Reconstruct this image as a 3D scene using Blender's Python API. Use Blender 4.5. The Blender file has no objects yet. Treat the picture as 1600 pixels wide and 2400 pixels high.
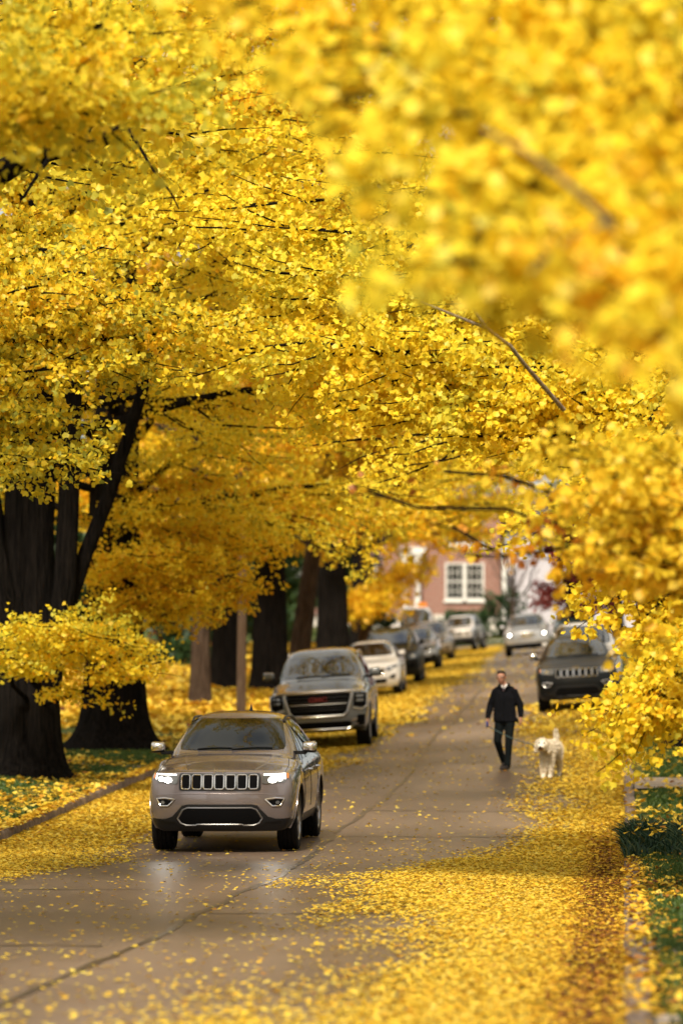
import bpy, bmesh, math, random
import numpy as np
from mathutils import Vector, Matrix, Euler
from mathutils.bvhtree import BVHTree

random.seed(7)
RNG = np.random.default_rng(11)
SC = bpy.context.scene
COL = SC.collection
R = math.radians
PI = math.pi

# ------------------------------------------------------------------ camera
CAMH = 1.83
FPX = 9000.0
YAW = math.atan(660 / FPX)
PITCH = math.atan(460 / FPX)
FWD = Vector((-math.sin(YAW) * math.cos(PITCH), math.cos(YAW) * math.cos(PITCH), math.sin(PITCH)))
RIGHT = Vector((math.cos(YAW), math.sin(YAW), 0))
UP = RIGHT.cross(FWD)


def at(px, py, Z):
    """world point seen at photo pixel (1600x2400) at depth Z"""
    d = FWD + RIGHT * ((px - 800) / FPX) + UP * ((1200 - py) / FPX)
    return Vector((0, 0, CAMH)) + d * Z


# ------------------------------------------------------------------ terrain functions
def _smooth(a, b, x):
    t = np.clip((x - a) / (b - a), 0, 1)
    return t * t * (3 - 2 * t)


_ys = np.arange(-60, 700, 0.5)
_sl = 0.036 * _smooth(44, 54, _ys) - 0.006 * _smooth(105, 120, _ys) + 0.012 * _smooth(205, 240, _ys) - 0.042 * _smooth(262, 300, _ys)
_pz = np.concatenate([[0], np.cumsum(_sl[:-1] * 0.5)])


def prof(Y):
    return np.interp(Y, _ys, _pz)


def shift(Y):
    Y = np.asarray(Y, float)
    d = (Y - 96) / 10
    return -0.0145 * 10 * np.log1p(np.exp(np.clip(d, -30, 30)))


def cross(Y):
    return 0.065 * _smooth(60, 90, Y) + 0.025 * _smooth(100, 160, Y) - 0.09 * _smooth(190, 240, Y)


KL, KR = -8.3, 0.0          # road edges (u)


def road_z(X, Y):
    X = np.asarray(X, float); Y = np.asarray(Y, float)
    u = X - shift(Y)
    crown = 0.03 * (1 - ((np.clip(u, KL, KR) + 4.15) / 4.15) ** 2)
    return prof(Y) + cross(Y) * (np.clip(u, KL, 4.0) + 6.2) + crown - 0.03


def lawn_z(X, Y):
    X = np.asarray(X, float); Y = np.asarray(Y, float)
    u = X - shift(Y)
    z = road_z(X, Y) + 0.13
    dl = np.clip(KL - 0.15 - u, 0, 60)
    dr = np.clip(u - KR - 0.15, 0, 60)
    z = z + 0.035 * np.minimum(dl, 8) + 0.03 * dl * _smooth(8, 20, dl) * 0.6 + 0.03 * np.minimum(dr, 10)
    z = z + 0.035 * np.sin(X * 1.3 + Y * 0.35) * np.cos(Y * 0.5 - X * 0.7) * np.clip((dl + dr) * 1.5, 0, 1)
    return z


def gz(X, Y):
    u = float(X - shift(Y))
    return float(road_z(X, Y)) if KL <= u <= KR else float(lawn_z(X, Y))


# ------------------------------------------------------------------ object helpers
def tag(o, label=None, cat=None, group=None, kind=None):
    if label: o['label'] = label
    if cat: o['category'] = cat
    if group: o['group'] = group
    if kind: o['kind'] = kind
    return o


def empty(name, loc, rot=(0, 0, 0)):
    o = bpy.data.objects.new(name, None)
    o.empty_display_size = 0.3
    COL.objects.link(o)
    o.location = loc
    o.rotation_euler = rot
    return o


def link(name, me, mats=None, parent=None, loc=None):
    o = bpy.data.objects.new(name, me)
    COL.objects.link(o)
    if mats is not None:
        for m in (mats if isinstance(mats, (list, tuple)) else [mats]):
            me.materials.append(m)
    if parent is not None:
        o.parent = parent
    if loc is not None:
        o.location = loc
    return o


def bm_obj(name, bm, mats=None, parent=None, smooth=False, loc=None):
    me = bpy.data.meshes.new(name)
    bm.normal_update()
    bm.to_mesh(me)
    bm.free()
    if smooth:
        me.polygons.foreach_set('use_smooth', [True] * len(me.polygons))
    return link(name, me, mats, parent, loc)


def np_mesh(name, V, F, smooth=False, attrs=None):
    """V (n,3) float, F (m,k) int: fast mesh of k-gons"""
    me = bpy.data.meshes.new(name)
    V = np.ascontiguousarray(V, np.float32); F = np.ascontiguousarray(F, np.int32)
    m, k = F.shape
    me.vertices.add(len(V)); me.vertices.foreach_set('co', V.ravel())
    me.loops.add(m * k); me.loops.foreach_set('vertex_index', F.ravel())
    me.polygons.add(m)
    me.polygons.foreach_set('loop_start', np.arange(0, m * k, k, dtype=np.int32))
    me.polygons.foreach_set('loop_total', np.full(m, k, np.int32))
    if smooth:
        me.polygons.foreach_set('use_smooth', np.ones(m, bool))
    for an, (dom, arr) in (attrs or {}).items():
        a = me.attributes.new(an, 'FLOAT', dom)
        a.data.foreach_set('value', np.ascontiguousarray(arr, np.float32))
    me.update(calc_edges=True)
    return me


def copy_tree(o, parent=None):
    c = o.copy(); COL.objects.link(c); c.parent = parent
    for ch in [x for x in o.children]:
        copy_tree(ch, c)
    return c


# ------------------------------------------------------------------ materials
MATS = {}


def mat(name):
    m = bpy.data.materials.new(name)
    m.use_nodes = True
    nt = m.node_tree
    return m, nt, nt.nodes, nt.links, nt.nodes['Principled BSDF']


def pbr(name, col, rough=0.5, metal=0.0, coat=0.0, noise=None, bump=None, ior=None, spec=None):
    m, nt, N, L, b = mat(name)
    b.inputs['Base Color'].default_value = (*col, 1)
    b.inputs['Roughness'].default_value = rough
    b.inputs['Metallic'].default_value = metal
    b.inputs['Coat Weight'].default_value = coat
    b.inputs['Coat Roughness'].default_value = 0.04
    if ior: b.inputs['IOR'].default_value = ior
    if spec is not None: b.inputs['Specular IOR Level'].default_value = spec
    if noise:
        sc, amt = noise
        tc = N.new('ShaderNodeTexCoord'); n = N.new('ShaderNodeTexNoise')
        n.inputs['Scale'].default_value = sc; n.inputs['Detail'].default_value = 5
        L.new(tc.outputs['Object'], n.inputs['Vector'])
        r = N.new('ShaderNodeValToRGB')
        r.color_ramp.elements[0].position = 0.3; r.color_ramp.elements[1].position = 0.7
        r.color_ramp.elements[0].color = (*[c * (1 - amt) for c in col], 1)
        r.color_ramp.elements[1].color = (*[min(1, c * (1 + amt)) for c in col], 1)
        L.new(n.outputs['Fac'], r.inputs['Fac']); L.new(r.outputs['Color'], b.inputs['Base Color'])
        if bump:
            bp = N.new('ShaderNodeBump'); bp.inputs['Strength'].default_value = bump[0]; bp.inputs['Distance'].default_value = bump[1]
            L.new(n.outputs['Fac'], bp.inputs['Height']); L.new(bp.outputs['Normal'], b.inputs['Normal'])
    return m


def emit(name, col, s):
    m, nt, N, L, b = mat(name)
    b.inputs['Base Color'].default_value = (*col, 1)
    b.inputs['Emission Color'].default_value = (*col, 1)
    b.inputs['Emission Strength'].default_value = s
    return m


def leaf_mat(name, stops, trans=0.42):
    m, nt, N, L, b = mat(name)
    N.remove(b)
    out = N['Material Output']
    a = N.new('ShaderNodeAttribute'); a.attribute_name = 'tint'
    r = N.new('ShaderNodeValToRGB')
    els = r.color_ramp.elements
    while len(els) < len(stops): els.new(0.5)
    for e, (p, c) in zip(els, stops):
        e.position = p; e.color = (*c, 1)
    L.new(a.outputs['Fac'], r.inputs['Fac'])
    d = N.new('ShaderNodeBsdfDiffuse'); t = N.new('ShaderNodeBsdfTranslucent'); g = N.new('ShaderNodeBsdfGlossy')
    g.inputs['Roughness'].default_value = 0.45; g.inputs['Color'].default_value = (1, 1, 1, 1)
    mx = N.new('ShaderNodeMixShader'); mx.inputs['Fac'].default_value = trans
    L.new(r.outputs['Color'], d.inputs['Color']); L.new(r.outputs['Color'], t.inputs['Color'])
    L.new(d.outputs['BSDF'], mx.inputs[1]); L.new(t.outputs['BSDF'], mx.inputs[2])
    m2 = N.new('ShaderNodeMixShader'); m2.inputs['Fac'].default_value = 0.015
    L.new(mx.outputs['Shader'], m2.inputs[1]); L.new(g.outputs['BSDF'], m2.inputs[2])
    L.new(m2.outputs['Shader'], out.inputs['Surface'])
    return m


YEL = leaf_mat('ginkgo_yellow', [(0.0, (0.62, 0.58, 0.06)), (0.25, (0.90, 0.74, 0.05)), (0.7, (0.94, 0.66, 0.025)), (1.0, (0.85, 0.44, 0.015))])
AMB = leaf_mat('ginkgo_amber', [(0.0, (0.66, 0.54, 0.03)), (0.35, (0.88, 0.58, 0.025)), (0.8, (0.84, 0.44, 0.015)), (1.0, (0.55, 0.24, 0.012))])
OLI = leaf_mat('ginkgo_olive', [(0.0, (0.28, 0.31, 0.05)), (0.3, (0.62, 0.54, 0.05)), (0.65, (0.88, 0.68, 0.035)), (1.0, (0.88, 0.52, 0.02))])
RUS = leaf_mat('linden_gold', [(0.0, (0.80, 0.62, 0.04)), (0.4, (0.88, 0.56, 0.03)), (0.8, (0.75, 0.30, 0.02)), (1.0, (0.35, 0.12, 0.02))])
FALL = leaf_mat('fallen_gold', [(0.0, (0.74, 0.60, 0.13)), (0.4, (0.78, 0.54, 0.05)), (0.75, (0.68, 0.38, 0.03)), (0.9, (0.40, 0.16, 0.03)), (1.0, (0.13, 0.05, 0.022))], 0.2)
REDL = leaf_mat('maple_red', [(0.0, (0.30, 0.05, 0.03)), (1.0, (0.14, 0.025, 0.03))])
ORRED = leaf_mat('shrub_red', [(0.0, (0.70, 0.14, 0.05)), (1.0, (0.45, 0.06, 0.05))])
GRN = leaf_mat('evergreen', [(0.0, (0.02, 0.05, 0.02)), (1.0, (0.055, 0.10, 0.03))], 0.25)
GRASS = leaf_mat('lawn_blade', [(0.0, (0.035, 0.085, 0.02)), (1.0, (0.11, 0.16, 0.035))], 0.3)
DGRASS = leaf_mat('dark_blade', [(0.0, (0.010, 0.028, 0.018)), (0.7, (0.03, 0.065, 0.03)), (1.0, (0.13, 0.14, 0.05))], 0.2)


def bark_mat(name, c0, c1):
    m, nt, N, L, b = mat(name)
    tc = N.new('ShaderNodeTexCoord'); mp = N.new('ShaderNodeMapping')
    mp.inputs['Scale'].default_value = (11, 11, 1.1)
    n = N.new('ShaderNodeTexNoise'); n.inputs['Scale'].default_value = 1.6; n.inputs['Detail'].default_value = 7; n.inputs['Roughness'].default_value = 0.65
    L.new(tc.outputs['Object'], mp.inputs['Vector']); L.new(mp.outputs['Vector'], n.inputs['Vector'])
    r = N.new('ShaderNodeValToRGB'); r.color_ramp.elements[0].position = 0.35; r.color_ramp.elements[1].position = 0.68
    r.color_ramp.elements[0].color = (*c0, 1); r.color_ramp.elements[1].color = (*c1, 1)
    L.new(n.outputs['Fac'], r.inputs['Fac']); L.new(r.outputs['Color'], b.inputs['Base Color'])
    bp = N.new('ShaderNodeBump'); bp.inputs['Strength'].default_value = 1.0; bp.inputs['Distance'].default_value = 0.16
    L.new(n.outputs['Fac'], bp.inputs['Height']); L.new(bp.outputs['Normal'], b.inputs['Normal'])
    b.inputs['Roughness'].default_value = 0.95
    b.inputs['Specular IOR Level'].default_value = 0.06
    return m


BARK = bark_mat('dark_bark', (0.004, 0.0038, 0.0038), (0.022, 0.018, 0.016))
BARK2 = bark_mat('brown_bark', (0.045, 0.030, 0.022), (0.13, 0.09, 0.065))
PALEB = bark_mat('pale_bark', (0.30, 0.23, 0.16), (0.50, 0.42, 0.32))
GBLACK = pbr('rubber', (0.007, 0.007, 0.0075), 0.8, noise=(30, 0.3), spec=0.2)
PLAST = pbr('black_plastic', (0.007, 0.0075, 0.009), 0.45, spec=0.35)
DARKV = pbr('dark_cavity', (0.002, 0.002, 0.0025), 0.8, spec=0.1)
CHROME = pbr('chrome', (0.75, 0.73, 0.70), 0.12, 1.0)
SATIN = pbr('satin_metal', (0.55, 0.54, 0.53), 0.3, 1.0)
ALLOY = pbr('alloy', (0.35, 0.35, 0.36), 0.3, 0.9)
GLASS = pbr('car_glass', (0.004, 0.006, 0.006), 0.02, 0, 0.0, ior=2.6, spec=0.5)
GLASS2 = pbr('tinted_screen', (0.003, 0.005, 0.005), 0.015, 0, 0.0, ior=1.5, spec=0.5)
LENS = pbr('lamp_lens', (0.16, 0.165, 0.17), 0.08, 0.4, 1.0)
LAMPON = emit('lamp_lit', (1.0, 0.93, 0.82), 14)
DRL = emit('lamp_strip', (1.0, 0.95, 0.88), 1.6)
REDLAMP = pbr('red_lens', (0.45, 0.02, 0.02), 0.15, 0, 1.0)
AMBLAMP = pbr('amber_lens', (0.8, 0.25, 0.03), 0.15, 0, 1.0)


def paint(name, col, metal=0.45, rough=0.32, coat=1.0):
    m, nt, N, L, b = mat(name)
    tc = N.new('ShaderNodeTexCoord'); n = N.new('ShaderNodeTexNoise')
    n.inputs['Scale'].default_value = 2.2; n.inputs['Detail'].default_value = 6; n.inputs['Roughness'].default_value = 0.7
    L.new(tc.outputs['Object'], n.inputs['Vector'])
    r = N.new('ShaderNodeValToRGB')
    r.color_ramp.elements[0].color = (*[c * 0.86 for c in col], 1); r.color_ramp.elements[1].color = (*[min(1, c * 1.1) for c in col], 1)
    L.new(n.outputs['Fac'], r.inputs['Fac']); L.new(r.outputs['Color'], b.inputs['Base Color'])
    b.inputs['Specular IOR Level'].default_value = 0.25
    b.inputs['Metallic'].default_value = metal
    b.inputs['Roughness'].default_value = rough
    b.inputs['Coat Weight'].default_value = coat
    b.inputs['Coat Roughness'].default_value = 0.035
    return m


# ------------------------------------------------------------------ tubes
class Tubes:
    def __init__(self): self.V = []; self.F = []; self.n = 0

    def add(self, pts, rad, sides=6, cap=True, lump=0.0):
        P = np.array([tuple(p) for p in pts], float); rad = np.asarray(rad, float)
        k = len(P)
        T = np.gradient(P, axis=0); T /= np.linalg.norm(T, axis=1)[:, None] + 1e-9
        ref = np.array([0, 0, 1.0]) if abs(T[0][2]) < 0.8 else np.array([1.0, 0, 0])
        A = np.zeros_like(T); a0 = np.cross(T[0], ref); a0 /= np.linalg.norm(a0) + 1e-9
        for q in range(k):                        # carry the frame along so it never flips
            a0 = a0 - T[q] * a0.dot(T[q]); a0 /= np.linalg.norm(a0) + 1e-9
            A[q] = a0
        B = np.cross(T, A)
        th = np.arange(sides) * 2 * PI / sides
        rr = rad[:, None] * np.ones((k, sides))
        if lump:
            rr = rr * (1 + lump * np.sin(th * 3 + 1.1)[None, :] * 0.5 + lump * np.sin(th * 5 + np.linspace(0, 2, k)[:, None]) * 0.5 + lump * 0.4 * np.sin(th * 9 + 0.7) + (lump * 0.45 * np.abs(np.sin(th * 11 + 1.7 * np.sin(np.linspace(0, 9, k))[:, None])) if sides > 30 else 0))
        V = P[:, None, :] + rr[:, :, None] * (np.cos(th)[None, :, None] * A[:, None, :] + np.sin(th)[None, :, None] * B[:, None, :])
        V = V.reshape(-1, 3)
        i = np.arange(k - 1)[:, None] * sides; j = np.arange(sides)[None, :]; j2 = (j + 1) % sides
        F = np.stack([i + j, i + j2, i + sides + j2, i + sides + j], -1).reshape(-1, 4) + self.n
        self.V.append(V); self.F.append(F); self.n += len(V)

    def mesh(self, name, smooth=True):
        return np_mesh(name, np.concatenate(self.V), np.concatenate(self.F), smooth)


def curve_pts(p0, p1, sag=0.0, n=7, wob=0.0, rise=0.0):
    p0 = np.array(p0, float); p1 = np.array(p1, float)
    t = np.linspace(0, 1, n)[:, None]
    P = p0 + (p1 - p0) * t
    P[:, 2] += (rise * np.sin(PI * t[:, 0]) - sag * (t[:, 0] ** 2 - t[:, 0]) * -1)
    if wob:
        w = np.cumsum(RNG.normal(0, wob, (n, 3)), 0); w -= w[-1] * t; w[0] = 0
        P += w
    return P


# ------------------------------------------------------------------ leaves
FAN = np.array([(0, 0, 0), (-.60, .55, .14), (-.38, 1.0, .05), (0, .87, -.02), (.38, 1.0, .05), (.60, .55, .14)])
KITE = np.array([(0, 0, 0), (-.58, .62, .10), (0, 1.0, 0), (.58, .62, .10)])
OVAL = np.array([(0, 0, 0), (-.45, .25, .08), (-.5, .6, .1), (0, 1.15, -.12), (.5, .6, .1), (.45, .25, .08)])


def unit(a):
    return a / (np.linalg.norm(a, axis=1)[:, None] + 1e-9)


def leaf_geo(P, D, N, size, shape=FAN):
    D = unit(D); S = unit(np.cross(N, D)); N2 = np.cross(D, S)
    k = len(shape)
    V = (P[:, None, :] + size[:, None, None] * (shape[None, :, 0, None] * S[:, None, :] + shape[None, :, 1, None] * D[:, None, :] + shape[None, :, 2, None] * N2[:, None, :]))
    n = len(P)
    base = np.arange(n)[:, None] * k
    if k == 6:
        F = np.concatenate([base + np.array([0, 3, 2, 1]), base + np.array([0, 5, 4, 3])], 1).reshape(-1, 4)
        rep = 2
    else:
        F = base + np.array([0, 3, 2, 1]); rep = 1
    return V.reshape(-1, 3), F, rep


def leaf_mesh(name, P, D, N, size, tint, shape=FAN):
    V, F, rep = leaf_geo(P, D, N, size, shape)
    return np_mesh(name, V, F, False, {'tint': ('FACE', np.repeat(tint, rep))})


class Foliage:
    """collects branchlets with leaves and twig tubes of one tree"""

    def __init__(self, tubes):
        self.P = []; self.D = []; self.N = []; self.S = []; self.T = []
        self.tubes = tubes

    def leaves_along(self, pts, n, size, spread=0.12, tint=(0.5, 0.18), t0=0.0):
        pts = np.asarray(pts); k = len(pts)
        if n < 1: return
        nc = max(1, n // 6)                       # leaves sit in tufts on short spurs
        cl = RNG.integers(0, nc, n)
        t = ((t0 + (1 - t0) * RNG.random(nc)) * (k - 1.001))[cl]
        coff = (RNG.normal(0, 1, (nc, 3)) * np.array([1, 1, 0.75]) * spread)[cl]
        i = t.astype(int); f = (t - i)[:, None]
        c = pts[i] * (1 - f) + pts[i + 1] * f
        tg = unit(pts[i + 1] - pts[i])
        lo = RNG.normal(0, 1, (n, 3)) * size * 0.55
        off = coff + lo
        D = unit(lo) * 0.9 + tg * 0.5 + RNG.normal(0, 0.45, (n, 3)) + np.array([0, 0, -0.7])
        N = RNG.normal(0, 0.7, (n, 3)) + np.array([0, -0.15, 0.38])
        self.P.append(c + off); self.D.append(D); self.N.append(N)
        self.S.append(size * (0.55 + 0.75 * RNG.random(n)))
        self.T.append(np.clip(RNG.normal(tint[0], tint[1]) * 0.0 + RNG.normal(tint[0], tint[1], n), 0, 1))

    def bough(self, p0, p1, r0=0.07, nsub=12, dens=110, size=0.075, spread=0.12, sag=0.5, rise=0.0, sublen=0.32, tint=(0.5, 0.18), t0=0.25, twig=True, bare=0.0, wob=0.07, lat=1.0):
        P = curve_pts(p0, p1, sag, 9, wob, rise)
        L = np.linalg.norm(P[-1] - P[0])
        self.tubes.add(P, np.linspace(r0, 0.012, 9), 7)
        btint = np.clip(tint[0] + RNG.normal(0, 0.12), 0, 1)
        if bare < 1:
            self.leaves_along(P[5:], int(L * 0.5 * dens), size, spread, (btint, tint[1]))
        for q in range(nsub):
            t = t0 + (1 - t0) * (q + RNG.random()) / nsub
            x = t * 8; i = min(int(x), 7); f = x - i
            c = P[i] * (1 - f) + P[i + 1] * f
            tg = P[i + 1] - P[i]; tg = tg / np.linalg.norm(tg)
            side = 1 if q % 2 else -1
            ang = side * R(25 + 55 * RNG.random()) * lat
            ca, sa = math.cos(ang), math.sin(ang)
            d = np.array([tg[0] * ca - tg[1] * sa, tg[0] * sa + tg[1] * ca, tg[2] * 0.6 + RNG.normal(-0.08, 0.22)])
            d /= np.linalg.norm(d)
            l = L * sublen * (0.55 + 0.7 * RNG.random()) * (1.25 - 0.65 * t) + 0.25
            e = c + d * l; e[2] -= 0.12 * l * l * RNG.random()
            S = curve_pts(c, e, 0.1 * l, 5, 0.03 * l)
            if twig: self.tubes.add(S, np.linspace(max(0.006, r0 * 0.25), 0.004, 5), 4)
            if RNG.random() >= bare:
                self.leaves_along(S, int(l * dens), size, spread, (np.clip(btint + RNG.normal(0, 0.08), 0, 1), tint[1]), 0.1)

    def mesh(self, name, shape=FAN):
        return leaf_mesh(name, np.concatenate(self.P), np.concatenate(self.D), np.concatenate(self.N), np.concatenate(self.S), np.concatenate(self.T), shape)


def trunk_tube(tb, base, r, h, lean=(0, 0), flare=1.7, sides=64, lump=0.10, zb=-0.3):
    x, y, z = base
    zs = np.array([zb, 0.0, 0.12, 0.25, 0.4, 0.6, 0.85, 1.1, 1.5, 2.0, 2.5, 3.2, 3.9, 4.6, 5.5, 6.5, 9, 12, 15, 18])
    zs = zs[zs < h]; zs = np.append(zs, h)
    t = np.clip(zs / h, 0, 1)
    pts = np.stack([x + lean[0] * t + 0.12 * np.sin(zs * 0.6 + x) * t, y + lean[1] * t + 0.12 * np.cos(zs * 0.5 + y) * t, z + zs], 1)
    rad = r * ((1 - 0.8 * t) + (flare - 1) * np.exp(-np.maximum(zs, 0) / 0.33))
    tb.add(pts, rad, sides, lump=lump)
    return pts


def on_trunk(pts, z):
    return np.array([np.interp(z, pts[:, 2], pts[:, i]) for i in range(3)])


def crown_boughs(fo, trunk, base, n, z0, z1, reach, dens, size, tint, nsub=12, az=None, spread=0.13, sub=0.34, topr=0.45, r0=0.09, twig=True, up=0.25):
    zb = base[2]
    for q in range(n):
        f = (q + RNG.random()) / n
        h = z0 + (z1 - z0) * f
        a = RNG.random() * 2 * PI if az is None else az[0] + (az[1] - az[0]) * ((q * 0.618) % 1.0)
        rr = reach * (1 - (1 - topr) * f ** 1.6) * (0.7 + 0.4 * RNG.random())
        p0 = on_trunk(trunk, zb + h * 0.86)
        p1 = np.array([p0[0] + math.cos(a) * rr, p0[1] + math.sin(a) * rr, zb + h + up * rr * (0.2 + f) + RNG.normal(0, 0.3)])
        fo.bough(p0, p1, r0 * (1.1 - 0.5 * f), nsub, dens, size, spread, sag=0.15 * rr, rise=0.08 * rr, sublen=sub, tint=(tint[0] + .16 * (.6 - f), tint[1]), twig=twig)


EXEC_PARTS = []

# ------------------------------------------------------------------ setting: ground, road, kerbs
def asphalt():
    m, nt, N, L, b = mat('asphalt')
    tc = N.new('ShaderNodeTexCoord')
    n1 = N.new('ShaderNodeTexNoise'); n1.inputs['Scale'].default_value = 0.35; n1.inputs['Detail'].default_value = 6
    mp = N.new('ShaderNodeMapping'); mp.inputs['Scale'].default_value = (1, 0.35, 1)
    L.new(tc.outputs['Object'], mp.inputs['Vector']); L.new(mp.outputs['Vector'], n1.inputs['Vector'])
    n2 = N.new('ShaderNodeTexNoise'); n2.inputs['Scale'].default_value = 60; n2.inputs['Detail'].default_value = 3
    L.new(tc.outputs['Object'], n2.inputs['Vector'])
    r1 = N.new('ShaderNodeValToRGB'); r1.color_ramp.elements[0].position = 0.35; r1.color_ramp.elements[1].position = 0.7
    r1.color_ramp.elements[0].color = (0.118, 0.080, 0.058, 1); r1.color_ramp.elements[1].color = (0.235, 0.172, 0.127, 1)
    L.new(n1.outputs['Fac'], r1.inputs['Fac'])
    mx = N.new('ShaderNodeMix'); mx.data_type = 'RGBA'; mx.blend_type = 'MULTIPLY'; mx.inputs['Factor'].default_value = 0.55
    r2 = N.new('ShaderNodeValToRGB'); r2.color_ramp.elements[0].position = 0.3; r2.color_ramp.elements[1].position = 0.7
    r2.color_ramp.elements[0].color = (0.45, 0.45, 0.45, 1); r2.color_ramp.elements[1].color = (1.25, 1.2, 1.15, 1)
    L.new(n2.outputs['Fac'], r2.inputs['Fac'])
    L.new(r1.outputs['Color'], mx.inputs['A']); L.new(r2.outputs['Color'], mx.inputs['B'])
    L.new(mx.outputs['Result'], b.inputs['Base Color'])
    # broad dark mottling painted in place of tree shade on the road
    n3 = N.new('ShaderNodeTexNoise'); n3.inputs['Scale'].default_value = 0.16; n3.inputs['Detail'].default_value = 3; n3.inputs['Roughness'].default_value = 0.4
    mp3 = N.new('ShaderNodeMapping'); mp3.inputs['Scale'].default_value = (3.2, .75, 1)
    L.new(tc.outputs['Object'], mp3.inputs['Vector']); L.new(mp3.outputs['Vector'], n3.inputs['Vector'])
    r3 = N.new('ShaderNodeValToRGB'); r3.color_ramp.elements[0].position = 0.38; r3.color_ramp.elements[1].position = 0.60
    r3.color_ramp.elements[0].color = (0.62, 0.60, 0.58, 1); r3.color_ramp.elements[1].color = (1.12, 1.12, 1.12, 1)
    L.new(n3.outputs['Fac'], r3.inputs['Fac'])
    mx3 = N.new('ShaderNodeMix'); mx3.data_type = 'RGBA'; mx3.blend_type = 'MULTIPLY'; mx3.inputs['Factor'].default_value = 1.0
    L.new(mx.outputs['Result'], mx3.inputs['A']); L.new(r3.outputs['Color'], mx3.inputs['B'])
    L.new(mx3.outputs['Result'], b.inputs['Base Color'])
    rr = N.new('ShaderNodeMapRange'); rr.inputs['To Min'].default_value = 0.30; rr.inputs['To Max'].default_value = 0.56
    L.new(n1.outputs['Fac'], rr.inputs['Value']); L.new(rr.outputs['Result'], b.inputs['Roughness'])
    bp = N.new('ShaderNodeBump'); bp.inputs['Strength'].default_value = 0.5; bp.inputs['Distance'].default_value = 0.006
    L.new(n2.outputs['Fac'], bp.inputs['Height']); L.new(bp.outputs['Normal'], b.inputs['Normal'])
    return m


def soil():
    m, nt, N, L, b = mat('lawn_ground')
    tc = N.new('ShaderNodeTexCoord')
    n1 = N.new('ShaderNodeTexNoise'); n1.inputs['Scale'].default_value = 0.9; n1.inputs['Detail'].default_value = 6
    n2 = N.new('ShaderNodeTexNoise'); n2.inputs['Scale'].default_value = 14; n2.inputs['Detail'].default_value = 4
    L.new(tc.outputs['Object'], n1.inputs['Vector']); L.new(tc.outputs['Object'], n2.inputs['Vector'])
    ad = N.new('ShaderNodeMath'); ad.operation = 'MULTIPLY_ADD'; ad.inputs[1].default_value = 0.5
    L.new(n2.outputs['Fac'], ad.inputs[0])
    h = N.new('ShaderNodeMath'); h.operation = 'MULTIPLY'; h.inputs[1].default_value = 0.5
    L.new(n1.outputs['Fac'], h.inputs[0]); L.new(h.outputs['Value'], ad.inputs[2])
    r = N.new('ShaderNodeValToRGB')
    e = r.color_ramp.elements
    e[0].position = 0.36; e[0].color = (0.020, 0.042, 0.014, 1)
    e[1].position = 0.50; e[1].color = (0.055, 0.085, 0.022, 1)
    x = e.new(0.64); x.color = (0.20, 0.15, 0.035, 1)
    L.new(ad.outputs['Value'], r.inputs['Fac']); L.new(r.outputs['Color'], b.inputs['Base Color'])
    b.inputs['Roughness'].default_value = 0.95
    b.inputs['Specular IOR Level'].default_value = 0.1
    return m


ASPH = asphalt(); SOIL = soil()
CONC = pbr('old_concrete', (0.33, 0.27, 0.22), 0.85, noise=(5, 0.35), bump=(0.3, 0.01))
KERBM = pbr('kerb_stone', (0.20, 0.15, 0.12), 0.85, noise=(6, 0.45), bump=(0.5, 0.02))
TAR = pbr('tar_seam', (0.055, 0.042, 0.036), 0.35, noise=(12, 0.3))
PALES = pbr('pale_stone', (0.62, 0.58, 0.52), 0.8, noise=(3, 0.1))

YEND = 206.0


def strip(name, us, Ys, zf, mats, du=0.0, kind='structure'):
    """sheet over columns us (u, dz) and rows Ys"""
    us = np.array(us, float); Ys = np.array(Ys, float)
    U, Yg = np.meshgrid(us[:, 0], Ys); DZ = np.meshgrid(us[:, 1], Ys)[0]
    X = U + shift(Yg)
    Z = zf(X, Yg) + DZ
    V = np.stack([X, Yg, Z], -1).reshape(-1, 3)
    nu = len(us); ny = len(Ys)
    i = np.arange(ny - 1)[:, None] * nu; j = np.arange(nu - 1)[None, :]
    F = np.stack([i + j, i + j + 1, i + nu + j + 1, i + nu + j], -1).reshape(-1, 4)
    me = np_mesh(name, V, F, True)
    o = link(name, me, mats)
    if kind: tag(o, kind=kind)
    return o


rows = np.concatenate([np.arange(-30, 130, 1.0), np.arange(130, 300, 2.5), np.arange(300, 690, 15)])
# one ground sheet; under the carriageway it dips below the asphalt
cl = [(-260, 0), (-120, 0), (-60, 0), (-40, 0), (-30, 0), (-24, 0)] + [(u, 0) for u in np.arange(-20, -8.5, 0.5)] + [(KL - 0.17, 0), (KL - 0.165, -0.45), (KR + 0.165, -0.45), (KR + 0.17, 0)] + \
    [(u, 0) for u in np.arange(0.5, 8, 0.5)] + [(10, 0), (14, 0), (20, 0), (30, 0), (60, 0), (120, 0), (260, 0)]


def ground_z(X, Y):
    z = lawn_z(X, Y)
    f = _smooth(YEND - 0.5, YEND, Y) * (1 - _smooth(YEND + 8.5, YEND + 9, Y))
    return z - 0.3 * f


strip('ground', cl, np.unique(np.concatenate([rows, [YEND - 0.5, YEND, YEND + 8.5, YEND + 9]])), ground_z, SOIL)
strip('road', [(u, 0) for u in np.linspace(KL, KR, 19)], np.concatenate([rows[(rows < YEND)], [YEND]]), road_z, ASPH)
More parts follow.
